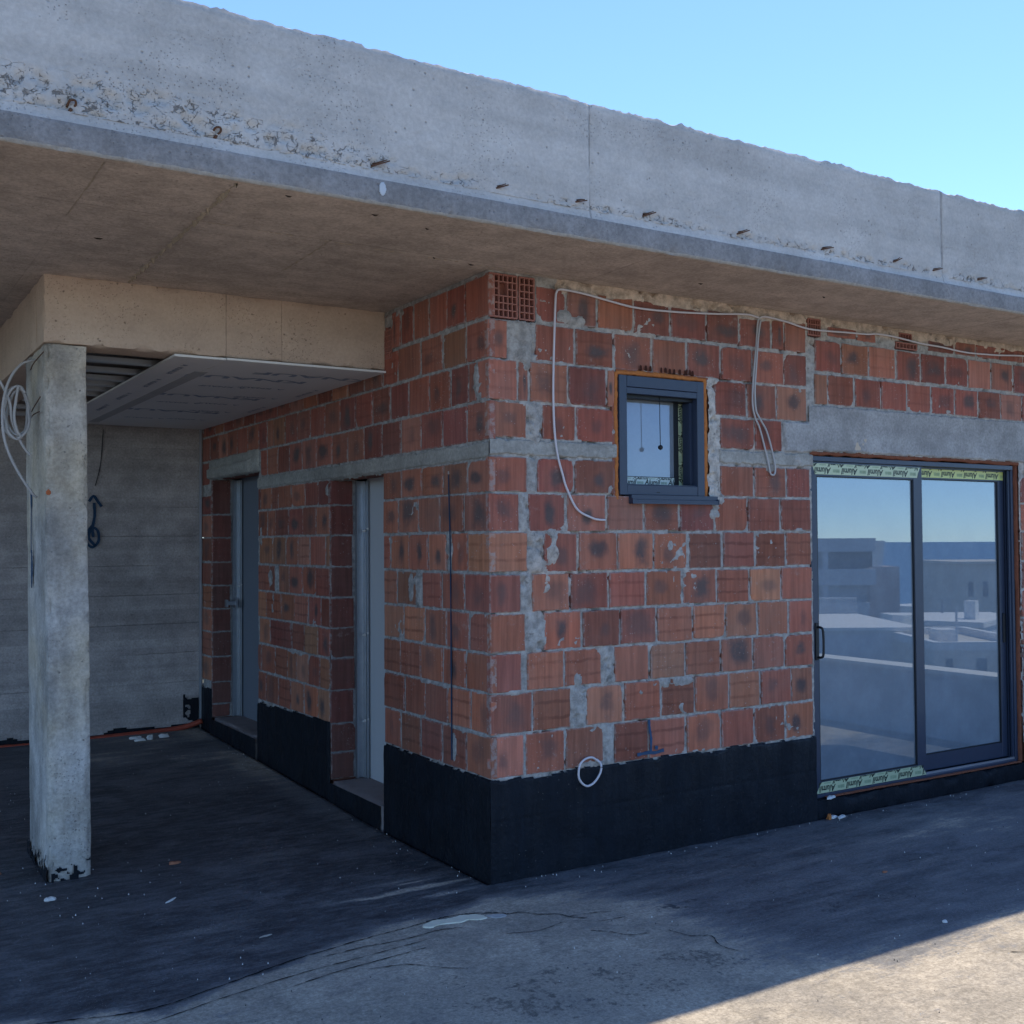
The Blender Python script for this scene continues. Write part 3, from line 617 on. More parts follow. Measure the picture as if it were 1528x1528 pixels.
# jambs seen end-on
for nm,yo,z0 in (('door_jamb',1.998,.14),('door_jamb',4.535,.20)):
    FJ=Face((0,yo,0),(1,0,0),(0,-1,0)); j=Blocks(); zz=[z0,.31]+ZB[0:]
    zz[-1]=2.045 if yo<3 else 2.18
    for k in range(len(zz)-1):
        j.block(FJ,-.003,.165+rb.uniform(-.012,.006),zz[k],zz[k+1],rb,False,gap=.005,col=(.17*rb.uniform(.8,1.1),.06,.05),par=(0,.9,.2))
    j.build(nm,side)
    relief('mortar',FJ,0.003,.19,z0,2.06 if yo<3 else 2.2,lambda S,Z:-.004+(fbm(P3(S,Z,6),40,1,4)-.5)*.012,M['mortar'],side,.012,tint=lambda S,Z:np.concatenate([np.ones(S.shape+(3,))*.30,np.ones(S.shape+(1,))],-1))
# blue plumb line in its chase
mb=MB(); ribbon(mb,FB,[(.398,1.99),(.392,1.83),(.386,1.70),(.38,1.4),(.378,1.0),(.377,.53)],lambda t:.005+.006*t,.0125,seed=5,rag=.3); mb.build('spray_line',M['bluedk'],side)

# ------------------------------------------------------------------ door openings in the side wall
def side_door(y0,y1,zs,zt,far,label):
    d=empty('door_opening',parent=house); d['label']=label
    rough('threshold',-.012 if far else -.02,.30,y0-.0,y1+.0,-.05,zs,M['sill_top'],d,cell=.03,amp=.004,chip=.01,seed=30)
    relief('bitumen_coat',FB,y0+.004,y1-.004,-.05,zs-.004,lambda S,Z:.024+(fbm(P3(S,Z,2),12,1,4)-.5)*.012,M['bitumen'],d,.012)
    m=MB(); x=.168
    m.box(x,x+.012,y1-.035,y1-.004,zs,zt-.01); m.box(x+.012,x+.05,y1-.012,y1-.004,zs,zt-.01); m.box(x+.05,x+.056,y1-.048,y1-.004,zs,zt-.01); m.box(x+.058,x+.064,y1-.075,y1-.05,zs,zt-.01)
    m.build('metal_stud',M['galv'],d)
    box('board_panel',(x+.075,x+.0875,y0-.3 if not far else y0-.2,y1-.03,zs+.0,zt+.05),M['panel_shaded'] if far else M['panel'],d)
    m=MB()
    for z in ((zt-.33,zt-1.0,zt-1.55) if not far else (zt-.9,)):
        m.tube([(x+.048,y1-.05,z),(x+.03,y1-.056,z)],lambda t:.011*(1-.5*t),8,sub=1); m.tube([(x+.06,y1-.07,z+.012),(x+.055,y1-.08,z+.012)],.007,8,sub=1)
    m.build('plaster_dab',M['white_bits'],d)
    if far:
        m=MB(); m.box(x-.07,x+.02,y1-.09,y1-.05,1.13,1.16); m.box(x-.075,x-.06,y1-.095,y1-.045,1.115,1.175); m.box(x,x+.02,y1-.10,y1-.04,1.105,1.185); m.build('stud_bracket',M['galv'],d)
    return d
M['sill_top']=plain('threshold_screed',(.27,.235,.225),.95,.2,var=.25,sc=10,bump=.7)
side_door(1.2,1.995,.135,2.05,False,'near doorway closed by a grey board panel on metal studs')
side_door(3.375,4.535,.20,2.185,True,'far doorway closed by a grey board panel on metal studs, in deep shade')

# ------------------------------------------------------------------ roof
roof=empty('concrete_roof',parent=house); roof['label']='thick grey concrete roof slab with upstand and rusty tie wires'
X0,X1,YF=-5.2,5.6,-.663
def fascia():
    cell=.0125; ns=int((X1-X0)/cell)+1; xs=np.linspace(X0,X1,ns)
    zs=np.concatenate([[3.108,3.112,3.118],np.arange(3.13,3.59,.0125),[3.597]]); S,Z=np.meshgrid(xs,zs,indexing='ij'); p=P3(S,Z,1)
    jag=(fbm(P3(xs,xs*0,5),9,3,4)-.5)*.030+(vn(P3(xs,xs*0,6),55,3)-.5)*.010-.006*sst(.6,.7,vn(P3(xs,xs*0,9),18,8))
    Z=Z+sst(3.50,3.597,Z)*jag[:,None]
    H=(fbm(p,3,2,4)-.5)*.008+(fbm(p,30,2,3)-.5)*.0035-.006*sst(3.575,3.6,Z)*(1+fbm(p,20,7,2))
    # honeycombed cold joint
    reach=.02+.10*sst(-.3,-1.9,S)+.02*fbm(P3(S,S*0,3),2,5,2)
    hc=sst(1.0,.35,(Z-3.115)/reach/1.35)*sst(.30,.55,fbm(p,4,66,3)+.25*sst(-.3,-1.6,S)); pit=sst(.55,.62,fbm(p,38,12,3)); H=H-hc*(pit*.014-.001)+hc*(fbm(p,60,15,2)-.5)*.005; HC=hc
    # vertical shutter joints
    for x in (.133,2.567): H=H-.010*sst(.009,.003,np.abs(S-x+(fbm(P3(Z*0,Z,x),12,5,2)-.5)*.008))
    V=np.stack([S,YF-H,Z],-1).reshape(-1,3); nz=len(zs)
    i=(np.arange(ns-1)[:,None]*nz+np.arange(nz-1)[None,:]).ravel(); q=np.stack([i,i+nz,i+nz+1,i+1],1)
    # rough top going back
    n0=len(V); rows=[.0,.03,.07,.12,.2,.3]; top=V[nz-1::nz]; T=[top]
    for d in rows[1:]:
        t=top.copy(); t[:,1]+=d; t[:,2]=3.597+.012*(fbm(np.stack([xs,xs*0+d*3,xs*0],-1),14,2,3)-.5)+.006; T.append(t)
    T=np.stack(T,1).reshape(-1,3); nr=len(rows); j=(np.arange(ns-1)[:,None]*nr+np.arange(nr-1)[None,:]).ravel()+n0; q2=np.stack([j,j+nr,j+nr+1,j+1],1)
    hcv=np.concatenate([HC.ravel(),np.zeros(len(T))]); hcv=np.stack([hcv,hcv,hcv,hcv*0+1],1)
    return link('roof_upstand',np.concatenate([V,T]),np.concatenate([q,q2]),M['fascia'],roof,smooth=True,cols={'hc':hcv})
fascia()
def slabedge():
    cell=.014; ns=int((X1-X0)/cell)+1; xs=np.linspace(X0,X1,ns); 
    prof=[(0.0,2.9735),(-.006,2.9745),(-.0095,2.984),(-.010,3.0),(-.0105,3.03),(-.010,3.06),(-.009,3.072),(-.0035,3.082),(.0,3.100),(.003,3.114)]
    V=[]
    for k,(dy,z) in enumerate(prof):
        p=np.stack([xs,xs*0+z,xs*0+7],-1); y=YF-.001+dy*1.0+(fbm(p,20,3,3)-.5)*.004
        zz=xs*0+z
        if k==0: zz=zz-.002; y=y+.0
        if k in(1,2): zz=zz+(fbm(p,38,8,3)-.5)*.010; y=y+np.clip(fbm(p,45,9,2)-.55,0,1)*.03
        y=y-(xs>1.575)*.004*(k<7); 
        V.append(np.stack([xs,y,zz],-1))
    V=np.stack(V,1).reshape(-1,3); nz=len(prof); i=(np.arange(ns-1)[:,None]*nz+np.arange(nz-1)[None,:]).ravel(); q=np.stack([i,i+nz,i+nz+1,i+1],1)
    mi=np.tile([1,1,0,0,0,0,2,2,2],ns-1)
    return link('slab_edge',V,q,[M['edge'],M['crumb'],M['fascia']],roof,smooth=True,mi=mi)
M['crumb']=plain('crumbled_edge',(.34,.315,.28),.95,.2,var=.4,sc=50,bump=.9)
slabedge()
# soffit, as one fine-enough sheet with fins of squeezed-out grout
link('soffit',[(X0,YF-.001,2.973),(X1,YF-.001,2.973),(X1,5.2,2.973),(X0,5.2,2.973)],[(0,3,2,1)],M['soffit'],roof)
box('roof_deck',(X0,X1,YF+.3,5.2,3.02,3.3),M['edge'],roof)
mb=MB()
def fin(pts,w,hh,seed):
    rg=random.Random(seed); P=catmull([(a,b,0) for a,b in pts],14); v=[];n=len(P)
    for p in P:
        ww=w*rg.uniform(.3,1.5)
        k=hh*rg.uniform(0,1.3)*(1 if rg.random()<.8 else 0)
        v+=[(p.x-ww,p.y,2.974),(p.x+rg.uniform(-.003,.003),p.y,2.9725-k),(p.x+ww,p.y+.002,2.974)]
    f=[]
    for i in range(n-1):
        for k in (0,1): f.append((3*i+k,3*i+k+1,3*i+k+4,3*i+k+3))
    mb.add(v,f)
fin([(-1.458,-.64),(-1.455,-.4),(-1.45,-.1),(-1.448,.3),(-1.445,.7),(-1.44,1.17)],.011,.018,1)
fin([(-1.922,-.62),(-1.92,-.3),(-1.921,.1)],.003,.003,2)
fin([(-.86,-.1),(-.853,.2),(-.852,.55)],.004,.004,3)
for k in range(7): fin([(-1.46+.25*k*1.1,-.09+.01*k),(-1.3+.25*k*1.1,-.095+.01*k)],.003,.003,20+k)
mb.build('grout_fin',plain('grout_fin_pale',(.36,.30,.23),.95,.2,var=.35,sc=40,bump=.8),roof)
# nail and wood fragments stuck in the soffit
mb=MB(); rg=random.Random(9)
for (x,y) in [(-1.24,-.592),(-1.741,.384),(-.854,-.54),(-.33,-.06),(-.12,-.04),(1.1,-.3),(1.9,-.4),(-.58,-.47)]:
    a=rg.uniform(-.5,.5); l=rg.uniform(.008,.022); w=.003; c,s=math.cos(a),math.sin(a)
    mb.add([(x-l*c+w*s,y-l*s-w*c,2.973),(x-l*c-w*s,y-l*s+w*c,2.973),(x+l*c,y+l*s,2.972),(x-l*.3*c,y,2.966),(x+l*.5*c,y+.003,2.968)],[(0,1,3),(1,2,4),(0,3,4),(0,4,2),(1,4,3)])
mb.build('formwork_scrap',plain('dark_scrap',(.05,.04,.035),.9,.2),roof)
# rusty tie wires
TIE=[(-2.042,3.134,0),(-1.544,3.138,0),(-.91,3.132,1),(-.349,3.134,1),(.058,3.139,1),(.44,3.137,1),(1.021,3.137,1),(1.617,3.142,1),(2.15,3.145,1),(2.486,3.140,1),(2.884,3.136,1),(3.5,3.138,1),(-2.7,3.135,1)]
for k,(x,z,t) in enumerate(TIE):
    rg=random.Random(k); m=MB(); y=YF+.01; L=.045+rg.uniform(-.01,.02)
    if t: 
        up=rg.uniform(.002,.016)
        m.tube([(x-.012,y,z-.006),(x+.006,y-.02,z-.002),(x+.02+L*.5,y-.035,z+up)],lambda q:.0045*(1-.4*q),7,sub=4); m.tube([(x-.006,y,z+.004),(x+.01,y-.022,z+.006),(x+.01+L*.5,y-.03,z+up+.004)],lambda q:.0034*(1-.4*q),7,sub=4)
    else:
        m.tube([(x-.01,y,z-.004),(x-.004,y-.02,z+.012),(x+.012,y-.024,z+.014),(x+.016,y-.016,z+.003),(x+.004,y,z-.008)],.0042,7,sub=4); m.tube([(x-.002,y,z-.02),(x+.002,y-.012,z-.012)],.006,7,sub=1)
    m.build('tie_wire',M['rust'],roof,smooth=True)
blob('paint_splash',Face((0,YF,0),(1,0,0),(0,-1,0)),-.885,3.035,.014,.026,.002,plain('whitish_splash',(.46,.49,.52),.8,.3),roof,91,cell=.003,base=.017)
# ------------------------------------------------------------------ porch: beams, column, rear wall
rough('porch_beam',-1.838,.03,1.178,1.42,2.636,2.99,M['beam'],house,cell=.025,amp=.0025,chip=.006,seed=41)['label']='front porch beam of smooth tan concrete above the column'
rough('porch_beam',-1.838,-1.60,1.42,5.0,2.636,2.99,M['beam'],house,cell=.04,amp=.0025,chip=.006,seed=42)['label']='side porch beam running back from the column'
def cw(V):
    V=V.copy(); t=(V[:,2])/2.636; V[:,0]+= .036*(1-t)+(fbm(V,2.5,9,2)-.5)*.008; 
    k=sst(.18,.0,V[:,2])*sst(.3,.6,fbm(V,14,5,3)); V[:,1]+=k*.02*(V[:,1]<1.4); return V
col=empty('porch_column',parent=house); col['label']='weathered concrete column with tar-splashed foot'
rough('column_shaft',-1.834,-1.636,1.178,1.80,-.02,2.634,M['column'],col,cell=.02,amp=.004,warp=cw,chip=.013,seed=43)
FC=Face((0,1.178,0),(1,0,0),(0,-1,0)); FL=Face((-1.80,0,0),(0,1,0),(-1,0,0))
def foot(s0,s1,sd):
    def f(S,Z):
        p=P3(S,Z,sd); k=fbm(p,34,sd,4)*.9+fbm(p,9,sd+1,2)*.12+(.05-Z)*2.4+ (0.02 if sd==81 else .12)
        return np.where((k<.56)|(Z>.15),np.nan,.010+(k-.56)*.01+(fbm(p,30,3,2)-.5)*.003+(.0 if sd==82 else -.012))
    return f
relief('tar_splash',FC,-1.79,-1.61,-.01,.13,foot(0,0,81),M['bitumen'],col,.006)
relief('tar_splash',FL,1.18,1.80,-.01,.17,foot(0,0,82),M['bitumen'],col,.008)
mb=MB(); FL2=Face((-1.82,0,0),(0,1,0),(-1,0,0))
ribbon(mb,FL2,[(1.60,1.93),(1.595,1.85),(1.595,1.70)],lambda t:.012+.028*math.sin(math.pi*min(1,t*1.6))*(t<.6),.010,seed=7,rag=.2)
ribbon(mb,FL2,[(1.595,1.72),(1.59,1.60)],.008,.010,seed=8); ribbon(mb,FL2,[(1.585,1.615),(1.58,1.55),(1.58,1.47),(1.582,1.42)],lambda t:.008+.035*math.sin(math.pi*t),.008,seed=9,rag=.2)
mb.build('spray_mark',M['blue'],col)
mb=MB(); 
for pts in ([(-1.845,1.24,2.30),(-1.85,1.40,2.30),(-1.845,1.52,2.29)],[(-1.845,1.22,2.37),(-1.855,1.36,2.33),(-1.85,1.45,2.32)],[(-1.835,1.2,2.59),(-1.86,1.32,2.55),(-1.86,1.42,2.53)]): mb.tube(pts,.0028,6,sub=4)
mb.build('tie_wire',M['rust'],col)
blob('rust_spot',FC,-1.812,1.90,.014,.016,.003,plain('rust_orange',(.40,.12,.05),.9,.2),col,93,cell=.004,base=.004)
rear=empty('rear_wall',parent=house); rear['label']='board-marked grey concrete wall at the back of the porch'
rough('wall_face',-6.0,.0,4.8,5.0,-.1,2.973,M['rear'],rear,cell=.06,amp=.004,chip=0,seed=44)
rough('upper_band',-5.9,-1.60,4.74,4.81,2.55,2.72,M['beam'],rear,cell=.06,amp=.004,chip=.004,seed=45)
FR=Face((0,4.795,0),(1,0,0),(0,-1,0)); mb=MB()
ribbon(mb,FR,[(-.89,1.98),(-.885,1.88),(-.90,1.78),(-.895,1.70)],.022,.012,seed=11); ribbon(mb,FR,[(-.93,1.99),(-.895,2.035),(-.86,1.99),(-.83,1.95)],.022,.0125,seed=12)
ribbon(mb,FR,[(-.90,1.80),(-.94,1.74),(-.945,1.66),(-.90,1.62),(-.855,1.67),(-.86,1.75),(-.90,1.775),(-.93,1.70),(-.88,1.63)],.020,.0130,seed=13)
mb.build('spray_arrow',M['bluedk'],rear)
mb=MB(); ribbon(mb,FR,[(-.82,2.58),(-.84,2.3),(-.88,2.12)],.006,.010,seed=14,rag=.4); mb.build('surface_crack',M['alu_dark'],rear)
mb=MB(); mb.box(-.035,-.018,4.775,4.79,.12,2.62); mb.build('corner_bead',M['galv'],rear)
relief('tar_splash',FR,-.17,-.04,.03,.42,lambda S,Z:np.where((fbm(P3(S,Z,5),16,5,4)+sst(.42,.2,Z)*.3<.52)|(fbm(P3(S,Z,9),9,5,3)>.62),np.nan,.012),M['bitumen'],rear,.009)
relief('tar_splash',FR,-5.5,-.03,.03,.20,lambda S,Z:np.where((Z>.085+.12*(fbm(P3(S,Z*0,5),3,5,4)-.5)+.04),np.nan,.010),M['bitumen'],rear,.015)
# far walls of the house, out of view but real
MB().box(0.2,5.3,4.8,5.0,-.1,2.97).box(5.1,5.3,.2,4.8,-.1,2.97).box(.2,5.1,.2,4.8,-.06,.10).build('inner_wall',M['inner'],house)
# boarded ceiling and its metal runners
ceil=empty('porch_ceiling',parent=house); ceil['label']='half-finished plasterboard ceiling on bare metal runners'
m=MB(); m.box(-1.20,-.935,1.172,4.79,2.618,2.6305); m.box(-.932,.0-.004,1.158,4.79,2.618,2.6305); m.build('plasterboard',[M['board']],ceil)
m=MB(); m.box(-1.2005,-.9345,1.168,1.1715,2.6185,2.630); m.box(-.9315,-.0045,1.154,1.1575,2.6185,2.630); m.box(-1.2045,-1.2005,1.17,4.79,2.6185,2.630); m.build('gypsum_edge',M['gyp'],ceil)
m=MB(); m.box(-.972,-.897,1.62,4.6,2.6165,2.6176); m.build('joint_strip',plain('joint_grey',(.42,.42,.42),.9,.2),ceil)
for y in (1.62,1.98,2.30,2.55,2.80,3.06,3.54,4.02,4.5):
    m=MB(); x0,x1=-1.60,-.02; z=2.633
    m.box(x0,x1,y,y+.012,z,z+.004); m.box(x0,x1,y+.014,y+.022,z+.003,z+.0055); m.box(x0,x1,y+.024,y+.036,z,z+.004); m.box(x0,x1,y+.038,y+.046,z+.003,z+.0055); m.box(x0,x1,y+.048,y+.060,z,z+.004)
    m.box(x0,x1,y-.002,y+.0002,z,z+.027); m.box(x0,x1,y+.0598,y+.062,z,z+.027); m.build('metal_runner',M['galv'],ceil)
def text_mesh(txt,size,shear=0.,bold=0.0):
    cu=bpy.data.curves.new('lettering','FONT'); cu.body=txt; cu.size=size; cu.shear=shear; cu.offset=bold; cu.resolution_u=2
    cu.align_x='CENTER'; cu.align_y='CENTER'
    o=bpy.data.objects.new('lettering',cu); C.objects.link(o); dg=bpy.context.evaluated_depsgraph_get(); me=o.evaluated_get(dg).to_mesh()
    v=[tuple(q.co) for q in me.vertices]; f=[tuple(p.vertices) for p in me.polygons]
    o.evaluated_get(dg).to_mesh_clear(); bpy.data.objects.remove(o); bpy.data.curves.remove(cu); return v,f
tK=text_mesh('KNAUF',.13,0,.004); tk=text_mesh('A  KNAUF',.065,0,.002)
m=MB()
def put(mb,tm,fn,mi=0): mb.add([fn(a,b) for a,b,_ in tm[0]],tm[1],mi)
for (x,y,big) in [(-.62,1.75,1),(-.30,1.50,1),(-.65,2.15,0),(-.42,2.1,0),(-.60,2.65,1),(-.30,2.55,0),(-.68,3.05,0),(-.42,3.0,0),(-.60,3.55,1),(-.34,3.45,0),(-.66,4.1,0),(-.35,4.05,0),(-1.08,1.6,0),(-1.07,2.2,0),(-1.08,2.9,0),(-1.07,3.6,0),(-.08,2.2,0),(-.08,3.2,0)]:
    if big: put(m,tK,lambda a,b:(x-a*1.7,y+b,2.6168))
    elif x<-1 or x>-.1: put(m,tk,lambda a,b:(x+b*.7,y+a*1.3,2.6168))
    else: put(m,tk,lambda a,b:(x-a,y+b,2.6168))
m.build('lettering',M['print'],ceil)

# ------------------------------------------------------------------ small window
tA1=text_mesh('Alumil',.040,.25,.0011); tsm=text_mesh('alumil.com',.010,0,.0002)
def tape(name,F,s0,s1,z0,z1,h,parent,mat,rot180=True,vert=False,cut=0,size=1.,pitch=.165):
    m=MB(); sk=cut
    def P(s,z,hh): return tuple(F.p(np.array(s),np.array(z),np.array(hh)))
    q=[(s0,z0),(s1,z0),(s1,z1),(s0,z1)]
    if cut>0: q=[(s0,z0),(s1,z0),(s1-sk,z1),(s0+sk,z1)]
    if cut<0: q=[(s0-sk,z0),(s1+sk,z0),(s1,z1),(s0,z1)]
    v=[P(a,b,h) for a,b in q]+[P(a,b,h-.0006) for a,b in q]
    m.add(v,[(0,1,2,3),(0,4,5,1),(1,5,6,2),(2,6,7,3),(3,7,4,0)],0)
    L=(s1-s0) if not vert else (z1-z0); W=(z1-z0) if not vert else (s1-s0); n=int(L/pitch)+2
    def stamp(tm,c,r,mi,sc=1.):
        for a,b in [0]and[]: pass
        vv=[];ok=True
        for (a,b,_) in tm[0]:
            a*=sc*size;b*=sc*size
            if rot180: a,b=-a,-b
            if vert: s_,z_=s0+r-b,z0+c+a
            else: s_,z_=s0+c+a,z0+r+b
            vv.append((s_,z_))
        # keep every letter on the tape
        a0,a1=s0+abs(sk)*.5+.001,s1-abs(sk)*.5-.001
        keep=[i for i,f in enumerate(tm[1]) if any(z0<vv[k][1]<z1 for k in f) and any(a0<vv[k][0]<a1 for k in f)]
        vv=[(min(max(a,a0),a1),min(max(b,z0+.0008),z1-.0008)) for a,b in vv]
        m.add([P(a,b,h+.0004) for a,b in vv],[tm[1][i] for i in keep],mi)
    for k in range(-1,n+1):
        c=k*pitch+pitch*.4
        stamp(tA1,c,W*.38,1); stamp(tsm,c+pitch*.5,W*.34,2); stamp(tsm,c+pitch*.5,W*.24,2); stamp(tsm,c+pitch*.5,W*.44,2)
        stamp(tA1,c+pitch*.5,W*1.02,1); stamp(tsm,c,W*.86,2)
    return m.build(name,[mat,M['ink'],M['ink_soft']],parent)
win=empty('window',parent=house); win['label']='small square window with dark blue frame, roller box and orange foam'
m=MB(); 
m.box(.783,.833,-.014,.13,1.885,2.515,b=.002)   # left guide
m.box(1.318,1.368,-.014,.13,1.885,2.515,b=.002) # right guide
m.box(.8335,1.3175,-.016,.02,2.455,2.514,b=.002); m.box(.8335,1.3175,-.013,.02,2.420,2.453,b=.002)
m.box(.8335,1.3175,-.012,.14,1.886,1.938,b=.002); m.box(.8335,1.3175,.0,.02,1.939,1.943)
m.box(.8335,1.3175,.0205,.14,2.47,2.51)
m.build('window_frame',M['alu'],win)
m=MB(); m.box(.8335,1.3175,.05,.14,2.405,2.4695); m.box(.8335,1.3175,.025,.045,2.403,2.4195)
m.box(1.248,1.279,.100,.135,1.94,2.405); m.box(.834,.87,.100,.135,1.94,2.405); m.box(.87,1.248,.104,.135,1.9385,1.992); m.build('sash',M['alu_dark'],win)
m=MB(); m.box(1.279,1.3175,.110,.14,1.94,2.405); m.box(1.300,1.3178,.03,.09,1.95,2.40); m.build('shutter_guide',M['alu'],win)
box('pane',(.868,1.2485,.1045,.1085,1.985,2.407),M['glass_w'],win)
FW=Face((0,.1035,0),(1,0,0),(0,-1,0)); 
tape('protective_tape',FW,.86,1.278,1.944,1.988,.0015,win,M['tape_y2'] if 'tape_y2' in M else M['tape'],rot180=False,size=1.0)
tape('protective_tape',FW,1.279,1.316,1.945,2.40,.0,win,M['tape'],rot180=False,vert=True,size=.95)
m=MB(); m.box(.845,1.448,-.040,.02,1.850,1.860,b=.001); m.box(.845,1.448,-.040,-.036,1.838,1.8505); m.box(.8445,.852,-.042,.0,1.838,1.868); m.box(1.441,1.4485,-.042,.0,1.838,1.868); m.box(.846,1.447,-.03,.02,1.861,1.8845)
m.build('sill',M['alu'],win)
def foam(name,parent,F,pts,w,h,seed):
    m=MB(); rg=random.Random(seed); P=catmull([(a,b,0) for a,b in pts],10); v=[];n=len(P)
    for i,p in enumerate(P):
        t=(P[min(i+1,n-1)]-P[max(i-1,0)]).normalized(); nn=Vector((-t.y,t.x,0)); a=w/2*rg.uniform(.75,1.6);b=w/2*rg.uniform(.6,1.3)
        for q,hh in ((p+nn*a,h-.02),(p+nn*a*.8,h-.002),(p,h+rg.uniform(0,.005)),(p-nn*b*.8,h-.002),(p-nn*b,h-.02)):
            v.append(tuple(F.p(np.array(q.x),np.array(q.y),np.array(hh))))
    f=[(5*i+k,5*i+k+1,5*i+k+6,5*i+k+5) for i in range(n-1) for k in range(4)]
    return m.add(v,f).build(name,M['foam'] if parent is win else M['foam_old'],parent,smooth=True)
foam('foam_seal',win,FA,[(.771,1.86),(.770,2.0),(.772,2.15),(.768,2.3),(.771,2.42),(.770,2.53)],.024,.006,1)
foam('foam_seal',win,FA,[(.77,2.526),(.9,2.530),(1.1,2.532),(1.25,2.530),(1.39,2.528)],.026,.006,2)
foam('foam_seal',win,FA,[(1.383,2.53),(1.384,2.3),(1.382,2.1),(1.384,1.87)],.030,.006,3)
foam('foam_seal',win,FA,[(.76,1.865),(.80,1.868),(.85,1.866)],.018,.003,4)
m=MB(); m.tube([(1.085,.024,2.445),(1.0852,.024,2.3),(1.087,.024,2.16)],.0022,6,sub=3); 
n=10; 
for i in range(n):
    pass
m.tube([(1.087,.024,2.160-.027*k/10) for k in range(11)],lambda t:.0135*math.sqrt(max(.02,1-(2*t-1)**2)),12,sub=1); m.build('pull_cord',M['alu_dark'],win,smooth=True)
box('vent_slot',(1.03,1.05,-.0135,-.0115,1.898,1.903),M['alu_dark'],win)

# ------------------------------------------------------------------ sliding door
sd=empty('sliding_door',parent=house); sd['label']='two-leaf glass sliding door in dark blue aluminium with green protective tape'
m=MB(); m.box(2.216,2.236,.012,.15,.125,2.142,b=.002); m.box(4.190,4.214,.030,.15,.125,2.142,b=.002); m.box(2.236,4.190,.014,.15,2.112,2.142,b=.002); m.box(2.236,4.190,.020,.15,.115,.136,b=.002)
m.box(2.236,4.190,.062,.072,2.10,2.112); m.box(4.170,4.190,.040,.052,.14,2.11); m.box(4.174,4.190,.064,.074,.14,2.11); m.build('door_frame',M['alu'],sd)
m=MB(); m.box(3.20,4.185,.036,.046,.137,.150); m.box(3.25,4.185,.050,.060,.137,.143); m.build('track_rail',M['galv'],sd)
def leaf(x0,x1,y,z0,z1,sl,sr,tb,tt,nm):
    L=MB(); L.box(x0,x0+sl,y,y+.035,z0,z1,b=.002); L.box(x1-sr,x1,y,y+.035,z0,z1,b=.002); L.box(x0+sl,x1-sr,y+.0015,y+.034,z0,z0+tb); L.box(x0+sl,x1-sr,y+.0015,y+.034,z1-tt,z1)
    g=MB(); e=.007; a,b,c,d=x0+sl,x1-sr,z0+tb,z1-tt
    g.box(a,a+e,y+.004,y+.03,c+e,d-e); g.box(b-e,b,y+.004,y+.03,c+e,d-e); g.box(a,b,y+.004,y+.03,c,c+e); g.box(a,b,y+.004,y+.03,d-e,d)
    lf=L.build('leaf_frame',M['alu'],sd); g.build('gasket',M['alu_dark'],sd)
    box('glass_pane',(a+e*.5,b-e*.5,y+.014,y+.018,c+e*.5,d-e*.5),M['glass'],sd)
leaf(2.238,3.245,.024,.137,2.110,.045,.082,.072,.085,'a')
leaf(3.20,4.172,.076,.150,2.118,.045,.06,.098,.082,'b')
FD1=Face((0,.0235,0),(1,0,0),(0,-1,0)); FD2=Face((0,.0755,0),(1,0,0),(0,-1,0))
tape('protective_tape',FD1,2.240,3.225,2.034,2.100,.0008,sd,M['tape'],cut=-.03,size=1.32,pitch=.235)
tape('protective_tape',FD1,2.243,3.243,.141,.205,.0008,sd,M['tape'],cut=.045,size=1.32,pitch=.235)
tape('protective_tape',FD2,3.25,4.169,2.044,2.112,.0008,sd,M['tape_y'],size=1.32,pitch=.235)
m=MB(); m.box(2.246,2.272,.012,.024,.93,1.15,b=.003); m.tube([(2.262,.016,1.125),(2.266,-.012,1.122),(2.270,-.022,1.10),(2.271,-.024,1.03),(2.270,-.022,.965),(2.266,-.012,.948),(2.262,.016,.945)],.0075,8,sub=4); m.build('handle',M['alu_dark'],sd)
m=MB(); m.box(4.135,4.157,.066,.076,.93,1.13,b=.003); m.build('handle',M['alu_dark'],sd)
foam('foam_seal',sd,FA,[(2.20,2.156),(2.6,2.160),(3.1,2.157),(3.6,2.160),(4.24,2.156)],.026,.000,5)
foam('foam_seal',sd,FA,[(4.232,2.15),(4.232,1.6),(4.234,1.1),(4.231,.6),(4.233,.12)],.026,-.014,6)
foam('foam_seal',sd,FA,[(2.30,.118),(2.8,.120),(3.4,.117),(4.2,.119)],.010,.004,7)
rough('curb',2.205,4.30,-.006,.19,-.02,.112,M['bitumen'],sd,cell=.03,amp=.004,chip=.008,seed=50)

# ------------------------------------------------------------------ cables
def cable(name,pts,r,mat,label,sub=8,extra=None):
    m=MB(); m.tube(pts,r,8,sub=sub)
    for e in (extra or []): m.tube(e,r,8,sub=sub)
    o=m.build(name,mat,None,smooth=True); return tag(o,label,'cable')
y=-.02
cable('cable',[(.69,y+.012,1.752),(.64,y,1.753),(.596,y,1.762),(.504,y,1.805),(.44,y,1.91),(.415,y,1.98),(.385,y,2.08),(.368,y,2.20),(.362,y,2.36),(.364,y,2.50),(.372,y,2.70),(.380,y,2.86),(.386,y,2.90),(.405,y,2.916),(.45,y,2.918),(.565,y,2.911),(.70,y,2.895),(.892,y,2.876),(1.145,y,2.881),(1.434,y,2.900),(1.687,y,2.923),(1.78,y,2.915),(1.84,y,2.925),(2.005,y,2.912),(2.198,y,2.888),(2.515,y,2.898),(2.70,y,2.905),(2.787,y,2.915),(2.95,y,2.912),(3.2,y,2.893),(3.399,y,2.888),(3.6,y,2.876),(3.745,y,2.875),(4.0,y,2.885),(4.323,y,2.905),(4.8,y,2.91)],.0058,M['cable_w'],'long pale cable strung along the wall top and hanging left of the small window')
